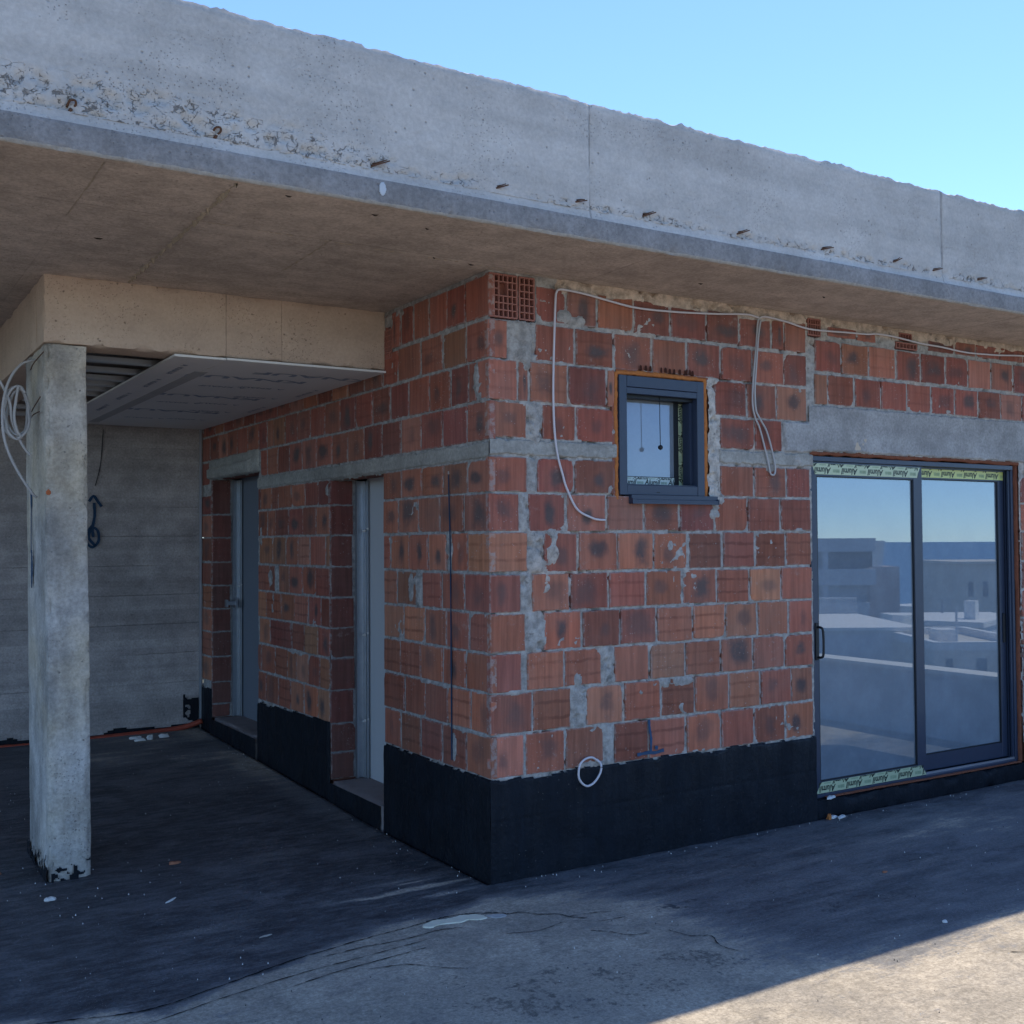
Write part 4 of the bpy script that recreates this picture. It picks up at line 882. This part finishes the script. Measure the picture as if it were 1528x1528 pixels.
cable('cable',[(1.79,y-.004,2.92),(1.775,y,2.886),(1.760,y,2.75),(1.733,y-.004,2.582),(1.720,y-.006,2.428),(1.745,y,2.34),(1.78,y,2.278),(1.83,y,2.13),(1.855,y,2.04),(1.866,y,2.018),(1.890,y,2.020),(1.898,y,2.055),(1.882,y,2.13),(1.832,y-.003,2.262),(1.765,y-.008,2.345),(1.741,y-.010,2.391),(1.738,y-.008,2.50),(1.750,y-.008,2.62),(1.770,y-.008,2.80),(1.79,y-.008,2.90)],.0055,M['cable'],'folded loop of grey cable hanging between the small window and the sliding door')
cable('cable',[(.625,y+.016,.527),(.634,y-.008,.502),(.622,y-.015,.462),(.582,y-.02,.422),(.54,y-.02,.408),(.507,y-.02,.425),(.487,y-.02,.455),(.487,y-.018,.49),(.505,y-.01,.523),(.545,y-.004,.543),(.59,y+.002,.541),(.628,y+.004,.515)],.0058,M['cable_w'],'small ring of pale cable poking out above the black wall foot')
Y0=1.35
def ring(ph,rx,rz,n=14,turns=1.,dy=0.,cx=-1.933,cz=2.30):
    return [(cx+rx*math.sin(ph+k/n*2*math.pi*turns)*(1+.10*math.sin(k*1.7+ph)),Y0+dy+.02*math.sin(k*.9),cz+rz*math.cos(ph+k/n*2*math.pi*turns)*(1+.06*math.sin(k*1.1))) for k in range(n+1)]
cable('coiled_cable',[(-1.842,1.36,2.575),(-1.87,Y0,2.565),(-1.912,Y0,2.546),(-1.955,Y0-.01,2.49),(-1.986,Y0-.02,2.41),(-2.002,Y0-.02,2.29),(-1.988,Y0-.02,2.15),(-1.935,Y0-.01,2.02),(-1.863,Y0,1.905),(-1.838,Y0+.01,1.88)],.0068,M['cable'],'coil of grey cable hung from wires on the left side of the column',
 extra=[ring(0,.060,.125,turns=2.1,n=26),ring(.6,.048,.112,turns=1.2,n=16,dy=.015,cx=-1.925),[(-2.02,Y0,2.47),(-1.985,Y0,2.40),(-1.965,Y0-.01,2.34),(-1.955,Y0,2.26),(-1.93,Y0,2.19),(-1.90,Y0,2.13),(-1.87,Y0,2.09)],[(-1.93,Y0-.02,2.43),(-1.94,Y0-.02,2.36),(-1.948,Y0-.02,2.28),(-1.935,Y0-.025,2.21),(-1.915,Y0-.02,2.18)]])
# orange conduit along the rear wall foot
m=MB(); m.tube([(-6,4.72,.09),(-3.4,4.73,.10),(-2.2,4.74,.085),(-1.6,4.74,.08),(-1.2,4.73,.075),(-.8,4.74,.085),(-.5,4.745,.09),(-.2,4.74,.105),(-.03,4.72,.15)],.022,10,sub=10)
tag(m.build('conduit',M['orange_pipe'],None,smooth=True),'orange plastic conduit lying along the foot of the rear concrete wall','conduit')

# ------------------------------------------------------------------ terrace floor
def zf(x,y): return .025*np.clip(y-1.3,0,10)
def floor():
    def axis(a,b,f0,f1,fine,coarse): return np.unique(np.round(np.concatenate([np.arange(a,f0,coarse),np.arange(f0,f1,fine),np.arange(f1,b+coarse,coarse)]),4))
    xs=axis(-14,5.05,-3.4,4.6,.022,.3); xs[-1]=5.06; ys=axis(-14,6,-3.4,2.6,.022,.12)
    X,Y=np.meshgrid(xs,ys,indexing='ij'); p=np.stack([X,Y,X*0],-1)
    Z=zf(X,Y)+(fbm(p,1.2,2,3)-.5)*.010+(fbm(p,9,4,3)-.5)*.0035
    Z=np.where((X>-.02)&(Y>0.0),-.03,Z)
    w=(fbm(p,1.6,5,4)-.5)
    # edge of the tarred area: polyline in x -> y
    ex=np.array([-14,-2.8,-2.2,-2.02,-1.69,-1.21,-.9,-.545,-.23,.1,.35,.55,.9,1.6,3,6]); ey=np.array([-.5,-.45,-.42,-.52,-.60,-.44,-.37,-.31,-.33,-.20,-.30,-.42,-.30,-.25,-.1,-.1])
    d=Y-np.interp(X,ex,ey)+w*.12+(fbm(p,7,25,4)-.5)*.13+(fbm(np.stack([X*.7,Y*3,X*0],-1),9,29,4)-.5)*.16*sst(-1.0,-.3,X)
    B=sst(-.06,.10+.16*sst(-1.1,-.2,X),d)*.92
    # right: brushed tar plus painted roof shadow, fading out at the shadow edge
    e2=sst(.12,.75,X+.30*(Y+1.0)+w*.5)*sst(-1.95,-1.35,Y+w*.3); B=np.maximum(B,e2*.60)
    B=np.maximum(B,.75*sst(-.42,-.08,Y+w*.2)*sst(-.3,.1,X))
    # lighter scrubbed patch near the corner
    B=B-1.3*np.exp(-(((X+.38)/.36)**2+((Y-.12)/.16)**2))*sst(.47,.56,fbm(np.stack([X*.6,Y*7,X*0],-1),3,8,3)) 
    B=B-.45*np.exp(-(((X+1.3)/.26)**2+((Y-.15)/.12)**2))-.35*np.exp(-(((X+1.15)/.2)**2+((Y+.20)/.09)**2))-.3*np.exp(-(((X+.8)/.4)**2+((Y-1.0)/.3)**2))-.22*np.exp(-(((X-2.9)/.9)**2+((Y+.5)/.2)**2))
    B=B-.55*sst(1.6,3.6,Y)*(X<0)*sst(.2,.7,fbm(p,1.5,22,3))-.35*np.exp(-((X+.12)/.12)**2)*(Y>1.1)*(Y<4.8)
    K=.22*sst(-.75,-1.1,Y)*sst(.7,.2,X)+np.exp(-(((X-.12)/.28)**2+((Y+1.30)/.16)**2))+np.exp(-(((X+.45)/.5)**2+((Y+1.25)/.30)**2))*.9+np.exp(-(((X-.52)/.16)**2+((Y+.72)/.09)**2))*1.1+np.exp(-(((X-1.0)/.3)**2+((Y+1.15)/.1)**2))*.7+np.exp(-(((X-.33)/.12)**2+((Y+1.02)/.05)**2))*.8+.45*np.exp(-(((X+1.2)/.9)**2+((Y+.95)/.15)**2))
    Wt=0*X
    V=np.stack([X,Y,Z],-1).reshape(-1,3); ny=len(ys); nx=len(xs); i=(np.arange(nx-1)[:,None]*ny+np.arange(ny-1)[None,:]).ravel(); q=np.stack([i,i+ny,i+ny+1,i+1],1)
    cols={'bit':np.stack([np.clip(B,0,1),np.clip(K,0,1),Wt,Wt+1],-1).reshape(-1,4)}
    o=link('terrace_floor',V,q,M['floor'],None,smooth=True,cols=cols); o['kind']='structure'; return o
fl=floor()
def crack(pts,w,seed,mat,h=.0035,name='floor_crack'):
    rg=random.Random(seed); P=catmull([(a,b,0) for a,b in pts],9); v=[];n=len(P)
    for i,p in enumerate(P):
        t=(P[min(i+1,n-1)]-P[max(i-1,0)]).normalized(); nn=Vector((-t.y,t.x,0)); a=w*rg.uniform(.15,1.3); j=rg.uniform(-.4,.4)*w*1.6
        z=float(fz(p.x,p.y))
        for q in (p+nn*(a+j),p+nn*(j-a)): v.append((q.x,q.y,z+h))
    MBx.add(v,[(2*i,2*i+1,2*i+3,2*i+2) for i in range(n-1)])
def fz(x,y):
    p=np.array([[x,y,0.]]); return (zf(np.array([x]),np.array([y]))+(fbm(p,1.2,2,3)-.5)*.010+(fbm(p,9,4,3)-.5)*.0035)[0]
MBx=MB()
crack([(-2.3,-.62),(-1.9,-.70),(-1.5,-.62),(-1.2,-.56),(-.95,-.54),(-.75,-.52),(-.60,-.50)],.0028,31,None)
crack([(-.95,-.66),(-.8,-.70),(-.7,-.80),(-.62,-.86)],.0028,32,None)
crack([(-.30,-.62),(-.15,-.66),(0,-.63),(.12,-.70),(.25,-.72)],.0022,33,None)
crack([(-2.35,-.43),(-2.05,-.50),(-1.85,-.56),(-1.69,-.57),(-1.45,-.50),(-1.21,-.425),(-1.0,-.385),(-.8,-.35),(-.66,-.335),(-.56,-.322),(-.45,-.30),(-.36,-.305),(-.27,-.33),(-.19,-.375),(-.16,-.41)],.0045,1,None)
crack([(-.16,-.41),(-.10,-.42),(-.05,-.49),(.02,-.53),(.05,-.60),(.10,-.64)],.0035,2,None)
crack([(-1.05,-.45),(-.85,-.44),(-.70,-.45),(-.52,-.43),(-.42,-.46)],.003,3,None)
crack([(-1.25,-.66),(-1.05,-.62),(-.85,-.60),(-.66,-.58)],.003,4,None)
crack([(.02,-.78),(.08,-.83),(.12,-.90),(.20,-.93)],.003,5,None)
crack([(.30,-.95),(.33,-1.05),(.40,-1.10),(.36,-1.2),(.38,-1.3)],.003,6,None)
crack([(.05,-.58),(.16,-.60),(.24,-.63)],.003,7,None)
crack([(1.25,-1.85),(1.35,-1.95),(1.38,-2.05)],.003,8,None)
MBx.build('floor_crack',plain('crack_black',(.012,.013,.016),.9,.2),fl)
def flake(name,pts,h,mat,seed,parent=None,z0=.003):
    P=catmull([(a,b,0) for a,b in pts+[pts[0]]],5)[:-1]; rg=random.Random(seed); c=sum(P,Vector())/len(P); v=[];n=len(P)
    zz=float(fz(c.x,c.y)); 
    for p in P: v.append((p.x+rg.uniform(-.002,.002),p.y+rg.uniform(-.002,.002),float(fz(p.x,p.y))-.001))
    for p in P:
        q=p.lerp(c,.06); v.append((q.x+rg.uniform(-.002,.002),q.y+rg.uniform(-.002,.002),float(fz(q.x,q.y))+h*rg.uniform(.8,1.2)))
    f=[(i,(i+1)%n,n+(i+1)%n,n+i) for i in range(n)]+[tuple(range(n,2*n))]
    return MB().add(v,f).build(name,mat,parent)
o=flake('cement_patch',[(-.545,-.33),(-.48,-.31),(-.42,-.325),(-.36,-.318),(-.30,-.33),(-.265,-.355),(-.262,-.40),(-.30,-.41),(-.345,-.385),(-.39,-.395),(-.44,-.385),(-.49,-.37),(-.53,-.385),(-.56,-.36)],.004,plain('pale_cement',(.68,.66,.52),.9,.2,var=.15,sc=20,bump=.5),3); tag(o,'pale dried cement patch with black outline on the terrace floor','cement patch')
o=flake('cement_patch',[(-.255,-.375),(-.21,-.38),(-.175,-.41),(-.19,-.43),(-.235,-.425)],.003,plain('bluish_cement',(.40,.41,.40),.9,.2,var=.15,sc=20),4); tag(o,'small bluish cement flake beside the pale dried patch','cement flake')
# bits of rubble, each its own piece
def chip(name,x,y,sx,sy,h,mat,label,cat,group=None,rot=0,seed=0):
    rg=random.Random(seed); n=9; c,s=math.cos(rot),math.sin(rot); z=float(fz(x,y))+.001 if x<0 or y<0 else .003; v=[]
    for hh,k in ((0,1.),(h*.6,.95),(h,.6)):
        for i in range(n):
            a=2*math.pi*i/n; r=k*(1+.35*(vn(np.array([[i*1.3,seed,hh*50]]),1.,3)[0]-.5)*2); u,w=math.cos(a)*sx*r,math.sin(a)*sy*r
            v.append((u*c-w*s,u*s+w*c,hh*rg.uniform(.8,1.1)))
    f=[(L*n+i,L*n+(i+1)%n,(L+1)*n+(i+1)%n,(L+1)*n+i) for L in (0,1) for i in range(n)]+[tuple(2*n+i for i in range(n))]
    o=MB().add(v,f).build(name,mat,None); o.location=(x,y,z); return tag(o,label,cat,group)
chip('wood_stick',-1.371,.59,.045,.007,.007,M['white_bits'],'short pale stick lying on the dark floor in front of the column','stick',rot=.75,seed=2)
chip('mortar_crumb',-1.842,.90,.022,.018,.014,M['white_bits'],'round pale mortar crumb just in front of the column foot','crumb',seed=3)
chip('brick_shard',-1.20,1.18,.03,.022,.012,M['clay_bit'],'flat orange brick shard on the dark floor right of the column','brick shard',seed=4)
chip('brick_shard',-2.0,1.45,.022,.018,.012,M['clay_bit'],'small orange brick shard left of the column foot','brick shard',seed=5)
chip('straw',-1.164,-.098,.028,.006,.005,M['crumb'],'tiny yellowish straw on the dark floor near its front edge','straw',rot=.2,seed=6)
for k,(x,y_,l,c) in enumerate([(2.33,-.02,'crumpled white paper scrap against the black wall foot by the sliding door','w'),(2.38,-.045,'thin white paper scrap on the floor by the sliding door','w'),(2.29,-.03,'orange foam crumb on the floor beside the paper scraps','f')]):
    chip('paper_scrap' if c=='w' else 'foam_crumb',x,y_,.045 if c=='w' else .016,.018 if c=='w' else .014,.012 if c=='w' else .03,M['white_bits'] if c=='w' else M['foam'],l,'paper scrap' if c=='w' else 'foam crumb',rot=.3,seed=10+k)
o=chip('paper_scrap',2.34,-.001,.05,.02,.012,M['white_bits'],'crumpled white scrap on top of the door curb','paper scrap',rot=.15,seed=14); o.location.z=.112
chip('dry_leaf',1.72,-.90,.018,.012,.006,M['clay_bit'],'single dry orange leaf on the shaded floor near the sunlit part','leaf',seed=15)
chip('pebble',1.35,-1.52,.012,.010,.008,M['white_bits'],'small pale pebble near the sun and shade border','pebble',seed=16)
for k,(x,y_) in enumerate([(-.62,4.55),(-.60,4.45),(-.52,4.47)]):
    chip('board_offcut' if k<2 else 'plaster_lump',x,y_,.05 if k<2 else .03,.014,.02 if k<2 else .035,M['white_bits'],['white board offcut on top of the little heap by the rear wall','lower white board offcut in the heap by the rear wall','pale round plaster lump by the orange conduit'][k],['board offcut','board offcut','plaster lump'][k],rot=.1,seed=20+k)
o=chip('board_offcut',-.40,4.50,.045,.02,.03,M['white_bits'],'short white board offcut right of the heap by the rear wall','board offcut',rot=.1,seed=25)
# fine scatter nobody could count
mb=MB(); rg=random.Random(4)
def crumbs(n,fx,fy,smin,smax,mi):
    for _ in range(n):
        x,y_=fx(),fy(); s=rg.uniform(smin,smax)
        if x>-.03 and y_>-.03: continue
        z=float(zf(np.array([x]),np.array([y_]))[0])+.004; a=rg.uniform(0,3)
        v=[(x+math.cos(a+i*2.1)*s*rg.uniform(.6,1.2),y_+math.sin(a+i*2.1)*s*rg.uniform(.6,1.2),z-.006) for i in range(3)]+[(x,y_,z+s*.7)]
        mb.add(v,[(0,1,3),(1,2,3),(2,0,3)],mi)
crumbs(160,lambda:rg.uniform(-2.6,-.1),lambda:rg.uniform(-.4,4.6),.0008,.0026,0)
crumbs(35,lambda:rg.gauss(-1.75,.3),lambda:rg.gauss(1.0,.35),.002,.006,0)
crumbs(60,lambda:rg.uniform(.0,4.4),lambda:-abs(rg.gauss(.02,.05))-.02,.0012,.0045,0)
crumbs(40,lambda:-abs(rg.gauss(.02,.06))-.02,lambda:rg.uniform(.0,4.6),.0012,.005,0)
crumbs(14,lambda:rg.uniform(-1.9,-1.2),lambda:rg.uniform(-.5,0),.0015,.004,0)
crumbs(120,lambda:rg.uniform(-1.5,4),lambda:rg.uniform(-3,-.6),.0015,.004,1)
crumbs(90,lambda:rg.uniform(-1.5,4),lambda:rg.uniform(-3,-.6),.0015,.004,0)
o=mb.build('rubble_crumbs',[M['white_bits'],M['alu_dark']],None); tag(o,'fine pale crumbs and grit scattered over the terrace floor','rubble',kind='stuff')

# ------------------------------------------------------------------ what stands behind the camera and shows in the glass
CAM=np.array([-2.734,-4.599,1.642])
yaw=R(31.877)
def vw(u,v,D):
    """world point that the door glass shows at photo direction (u,v), D metres ahead"""
    f=1646.; F=np.array([math.sin(yaw),math.cos(yaw),0]); Rr=np.array([math.cos(yaw),-math.sin(yaw),0])
    p=CAM+F*D+Rr*D*(u-764)/f+np.array([0,0,1])*(-D*(v-804)/f); return np.array([p[0],.08-p[1],p[2]])
M['parapet']=concrete('parapet_concrete',(.45,.46,.48),streak=.1,pores=.4,sc=(1,1,4),blot=.12)
M['cap']=plain('parapet_cap_plaster',(.70,.68,.63),.9,.2,var=.12,sc=6,bump=.3)
pw=empty('parapet_wall',(5.15,-6,0)); tag(pw,'low grey terrace parapet with a pale cap, seen reflected in the sliding door','wall')
o=MB().box(-.10,.10,-8,5.96,-.3,.53).build('wall_body',M['parapet'],pw)
o=MB().box(-.125,.125,-8.02,5.96,.531,.565).build('cap',M['cap'],pw)
tb=MB().box(-14,5.3,-14,6,-7.0,-.06).build('lower_storeys',plain('lower_render',(.45,.44,.42),.9,.2),house)
# hillside, sea
hs=[];hf=[]
g=26
for i in range(g):
    for j in range(g):
        x=-300+ i*(1100/(g-1)); y_=250-j*(1000/(g-1)); d=(x*.78-y_*.63); z=-7-max(0,d)*.062-2.0*math.sin(x*.02)*math.cos(y_*.017) ; z=min(-7,z) if d<20 else z
        hs.append((x,y_,max(z,-46)))
for i in range(g-1):
    for j in range(g-1): a=i*g+j; hf.append((a,a+1,a+g+1,a+g))
t=NT('hillside_scrub'); c=t.mix(t.ss(t.noise(.05,8,.7),.4,.6),(.07,.09,.05),(.25,.22,.18)); t.fin(c,.95,.1)
tag(link('hillside',hs,hf,t.m,smooth=True),kind='structure')
t=NT('sea_water'); t.bump(t.noise(.15,4),.25,1.0); t.fin((.05,.15,.28),.5,.2)
tag(link('sea',[(-14000,-14000,-43),(14000,-14000,-43),(14000,14000,-43),(-14000,14000,-43)],[(0,1,2,3)],t.m),kind='structure')
wh=plain('white_render',(.74,.72,.68),.9,.2,var=.06); gr=plain('grey_render',(.56,.57,.58),.9,.2,var=.06); dk=plain('window_shadow',(.08,.10,.13),.4,.5); be=plain('beige_render',(.62,.56,.47),.9,.2,var=.08); pk=plain('dusty_pink_render',(.42,.33,.30),.9,.2,var=.08)
# local frame for far houses: ex = rightwards in the reflection, ey = away
def bld(name,u0,u1,v0,D,depth,label,cat,zb):
    a=vw(u0,v0,D);b=vw(u1,v0,D); w=np.linalg.norm((b-a)[:2]); o=empty(name,(a[0],a[1],0)); d=(b-a)/w
    o.rotation_euler=(0,0,math.atan2(d[1],d[0])); tag(o,label,cat); return o,w
def zz(v,D): return CAM[2]-D*(v-804)/1646.
D=100
o,w=bld('apartment_building',1060,1306,800,D,12,'pale flat-roofed block with balconies by the sea, reflected in the left door pane','building',0)
dep=-12
MB().box(0,w,dep,-1.6,-40,zz(803,D)).build('wall',gr,o)
MB().box(0,w,-1.6,0,zz(822,D),zz(802,D)).build('roof_slab',gr,o)
MB().box(0,w,-1.6,0,zz(872,D),zz(848,D)).build('balcony',gr,o)
MB().box(0,w-.6,-1.6,0,-40,zz(898,D)).build('balcony',gr,o)
MB().box(-.01,w-.02,-1.65,-1.58,zz(848,D),zz(823,D)).build('window',dk,o)  # full-width dark strip, paints the shade of the recess above the balcony
MB().box(w-4.8,w-4.3,-1.58,-.1,zz(848,D),zz(822,D)).box(w-4.8,w-4.3,-1.58,-.1,zz(900,D),zz(872,D)).build('pier',gr,o)
MB().add([(w,-1,zz(845,D)),(w+.9,-1,zz(845,D)),(w+.9,-8,zz(845,D)),(w,-8,zz(845,D)),(w,-1,zz(806,D)),(w+1.2,-1,zz(806,D)),(w+1.2,-8,zz(806,D)),(w,-8,zz(806,D))],[(0,1,5,4),(1,2,6,5),(4,5,6,7),(2,3,7,6)]).build('stair_tower',wh,o)
MB().box(w-.3,w+2.4,-11,-.8,-40,zz(845,D)).build('side_wall',pk,o)
D=38
o,w=bld('flat_roofed_house',1120,1368,918,D,9,'low house with a white railed roof terrace, reflected in the left door pane','house',0)
zr=zz(940,D); MB().box(0,w,-7,0,-12,zr).build('wall',gr,o); MB().box(-.1,w+.1,-7.1,.1,zr+.002,zr+.12).build('roof_slab',wh,o)
m=MB(); n=60
for k in range(n+1): m.box(w*k/n-.012,w*k/n+.012,-6.9,-6.87,zr+.12,zr+.75)
m.box(0,w,-6.91,-6.86,zr+.75,zr+.79); m.build('railing',wh,o)
D=80
o,w=bld('beige_house',1429,1560,838,D,9,'plain beige house rising against the sea, reflected in the right door pane','house',0)
m=MB().box(0,w,-8,0,-30,zz(842,D)); m.build('wall',be,o); m=MB()
for u in (1445,1467,1500): 
    x=(u-1429)*D/1646; m.box(x,x+.35,-.02,.03,zz(890,D),zz(868,D))
m.build('window',dk,o); MB().box(-.2,w+.2,-8.2,.2,zz(842,D)+.01,zz(838,D)).build('roof',be,o)
D=60
o,w=bld('low_house',1375,1560,918,D,9,'low pale house strip below the beige house, reflected in the right door pane','house',0)
MB().box(0,w,-7,0,-25,zz(926,D)).build('wall',wh,o); MB().box(1,2.2,.001,.03,zz(960,D),zz(935,D)).box(3.2,3.9,.001,.03,zz(960,D),zz(940,D)).build('window',dk,o); MB().box(.2,2.6,.002,.5,zz(934,D),zz(931,D)).build('awning',pk,o)
m=MB(); m.tube([(1.9,-2,zz(918,D)),(1.9,-2,zz(896,D))],.05,6,sub=1); m.box(1.3,2.5,-2.02,-1.98,zz(898,D),zz(897,D)); m.build('aerial',dk,o)
D=34
o,w=bld('villa',1395,1560,955,D,8,'cream villa with a recessed roof light well, reflected in the right door pane','villa',0)
zr=zz(958,D); MB().box(0,w,-6,0,-14,zr-.25).build('wall',be,o)
m=MB(); m.box(0,w,-.22,0,zr-.249,zr); m.box(0,w,-6,-5.78,zr-.249,zr); m.box(0,.22,-5.78,-.22,zr-.249,zr); m.box(w-.22,w,-5.78,-.22,zr-.249,zr); m.build('roof_rim',wh,o); MB().box(.35,.55,.001,.03,zr-1.3,zr-.5).box(1.3,1.6,.001,.03,zr-1.3,zr-.5).build('window',dk,o)
m=MB(); m.tube([(.9,-.5,zr-.3),(.9,-.5,zr+1.1)],.035,6,sub=1); m.build('vent_pipe',gr,o); MB().box(1.2,1.9,-3.6,-2.9,zr-.24,zr+.15).build('water_tank',wh,o)
for k,(u,v_,D,wd) in enumerate([(1368,905,150,6),(1392,909,170,9),(1345,925,130,5),(1415,930,52,4),(1320,955,45,3),(1440,912,190,8)]):
    p=vw(u,v_,D); o=empty('distant_house',(p[0],p[1],0)); o.rotation_euler=(0,0,.4*k); tag(o,['tiny white house near the shore, left of the centre stile reflection','small white seaside house under the beige house','pale house behind the wire-railed roof','small house beside the villa','shed-like house below the railed roof','white seaside house farthest to the right'][k],'house')
    mw=MB()
    for q in (-.3,0.,.3):
        mw.box(wd*q-.4,wd*q+.4,wd/2+.001,wd/2+.03,p[2]-2.2,p[2]-1.0); mw.box(-wd/2-.03,-wd/2-.001,wd*q-.4,wd*q+.4,p[2]-2.2,p[2]-1.0)
    mw.build('window',dk,o); MB().box(wd*.2,wd*.2+.5,-.3,.3,p[2]+.26,p[2]+1.1).build('chimney',wh,o)
    MB().box(-wd/2,wd/2,-wd/2,wd/2,-44,p[2]).build('wall',[wh,wh,pk,gr,be,wh][k],o); MB().box(-wd/2-.1,wd/2+.1,-wd/2-.1,wd/2+.1,p[2]+.01,p[2]+.25).build('roof',wh,o)

# ------------------------------------------------------------------ light, sky, camera
EL,AZ=61.8,60.
w=bpy.data.worlds.new('World'); scn.world=w; w.use_nodes=True; nt=w.node_tree
sk=nt.nodes.new('ShaderNodeTexSky'); sk.sky_type='NISHITA'; sk.sun_disc=False; sk.sun_elevation=R(EL); sk.sun_rotation=R(AZ); sk.altitude=0; sk.air_density=.68; sk.dust_density=.0; sk.ozone_density=1.5
bg=nt.nodes['Background']; tn=nt.nodes.new('ShaderNodeMix'); tn.data_type='RGBA'; tn.blend_type='MULTIPLY'; tn.inputs[0].default_value=1; tn.inputs[7].default_value=(.81,.945,1.08,1); nt.links.new(sk.outputs[0],tn.inputs[6]); nt.links.new(tn.outputs[2],bg.inputs[0]); bg.inputs[1].default_value=.15
L=bpy.data.lights.new('sun','SUN'); L.energy=2.95; L.angle=R(.53); L.color=(1,.87,.68); lo=bpy.data.objects.new('sun',L); C.objects.link(lo)
dirv=Vector((math.cos(R(EL))*math.sin(R(AZ)),math.cos(R(EL))*math.cos(R(AZ)),math.sin(R(EL)))); lo.rotation_euler=dirv.to_track_quat('Z','Y').to_euler(); lo.location=(6,6,12)
cam=bpy.data.cameras.new('camera'); co=bpy.data.objects.new('camera',cam); C.objects.link(co); scn.camera=co
cam.sensor_width=36; cam.lens=1646.022/1528*36; cam.clip_start=.05; cam.clip_end=40000
pit=R(1.5447);rol=R(-.3714); co.location=(-2.7341,-4.5991,1.6425)
Fv=Vector((math.sin(yaw)*math.cos(pit),math.cos(yaw)*math.cos(pit),math.sin(pit))); Rv=Vector((math.cos(yaw),-math.sin(yaw),0)); Uv=Rv.cross(Fv)
R2=Rv*math.cos(rol)+Uv*math.sin(rol); U2=-Rv*math.sin(rol)+Uv*math.cos(rol)
from mathutils import Matrix
co.rotation_euler=Matrix((R2,U2,-Fv)).transposed().to_euler()
scn.view_settings.view_transform='Standard'; scn.view_settings.look='None'; scn.view_settings.exposure=1.08; scn.view_settings.gamma=1
scn.render.engine='CYCLES'; scn.cycles.max_bounces=8; scn.cycles.diffuse_bounces=5
scn.render.resolution_x=1024; scn.render.resolution_y=1024
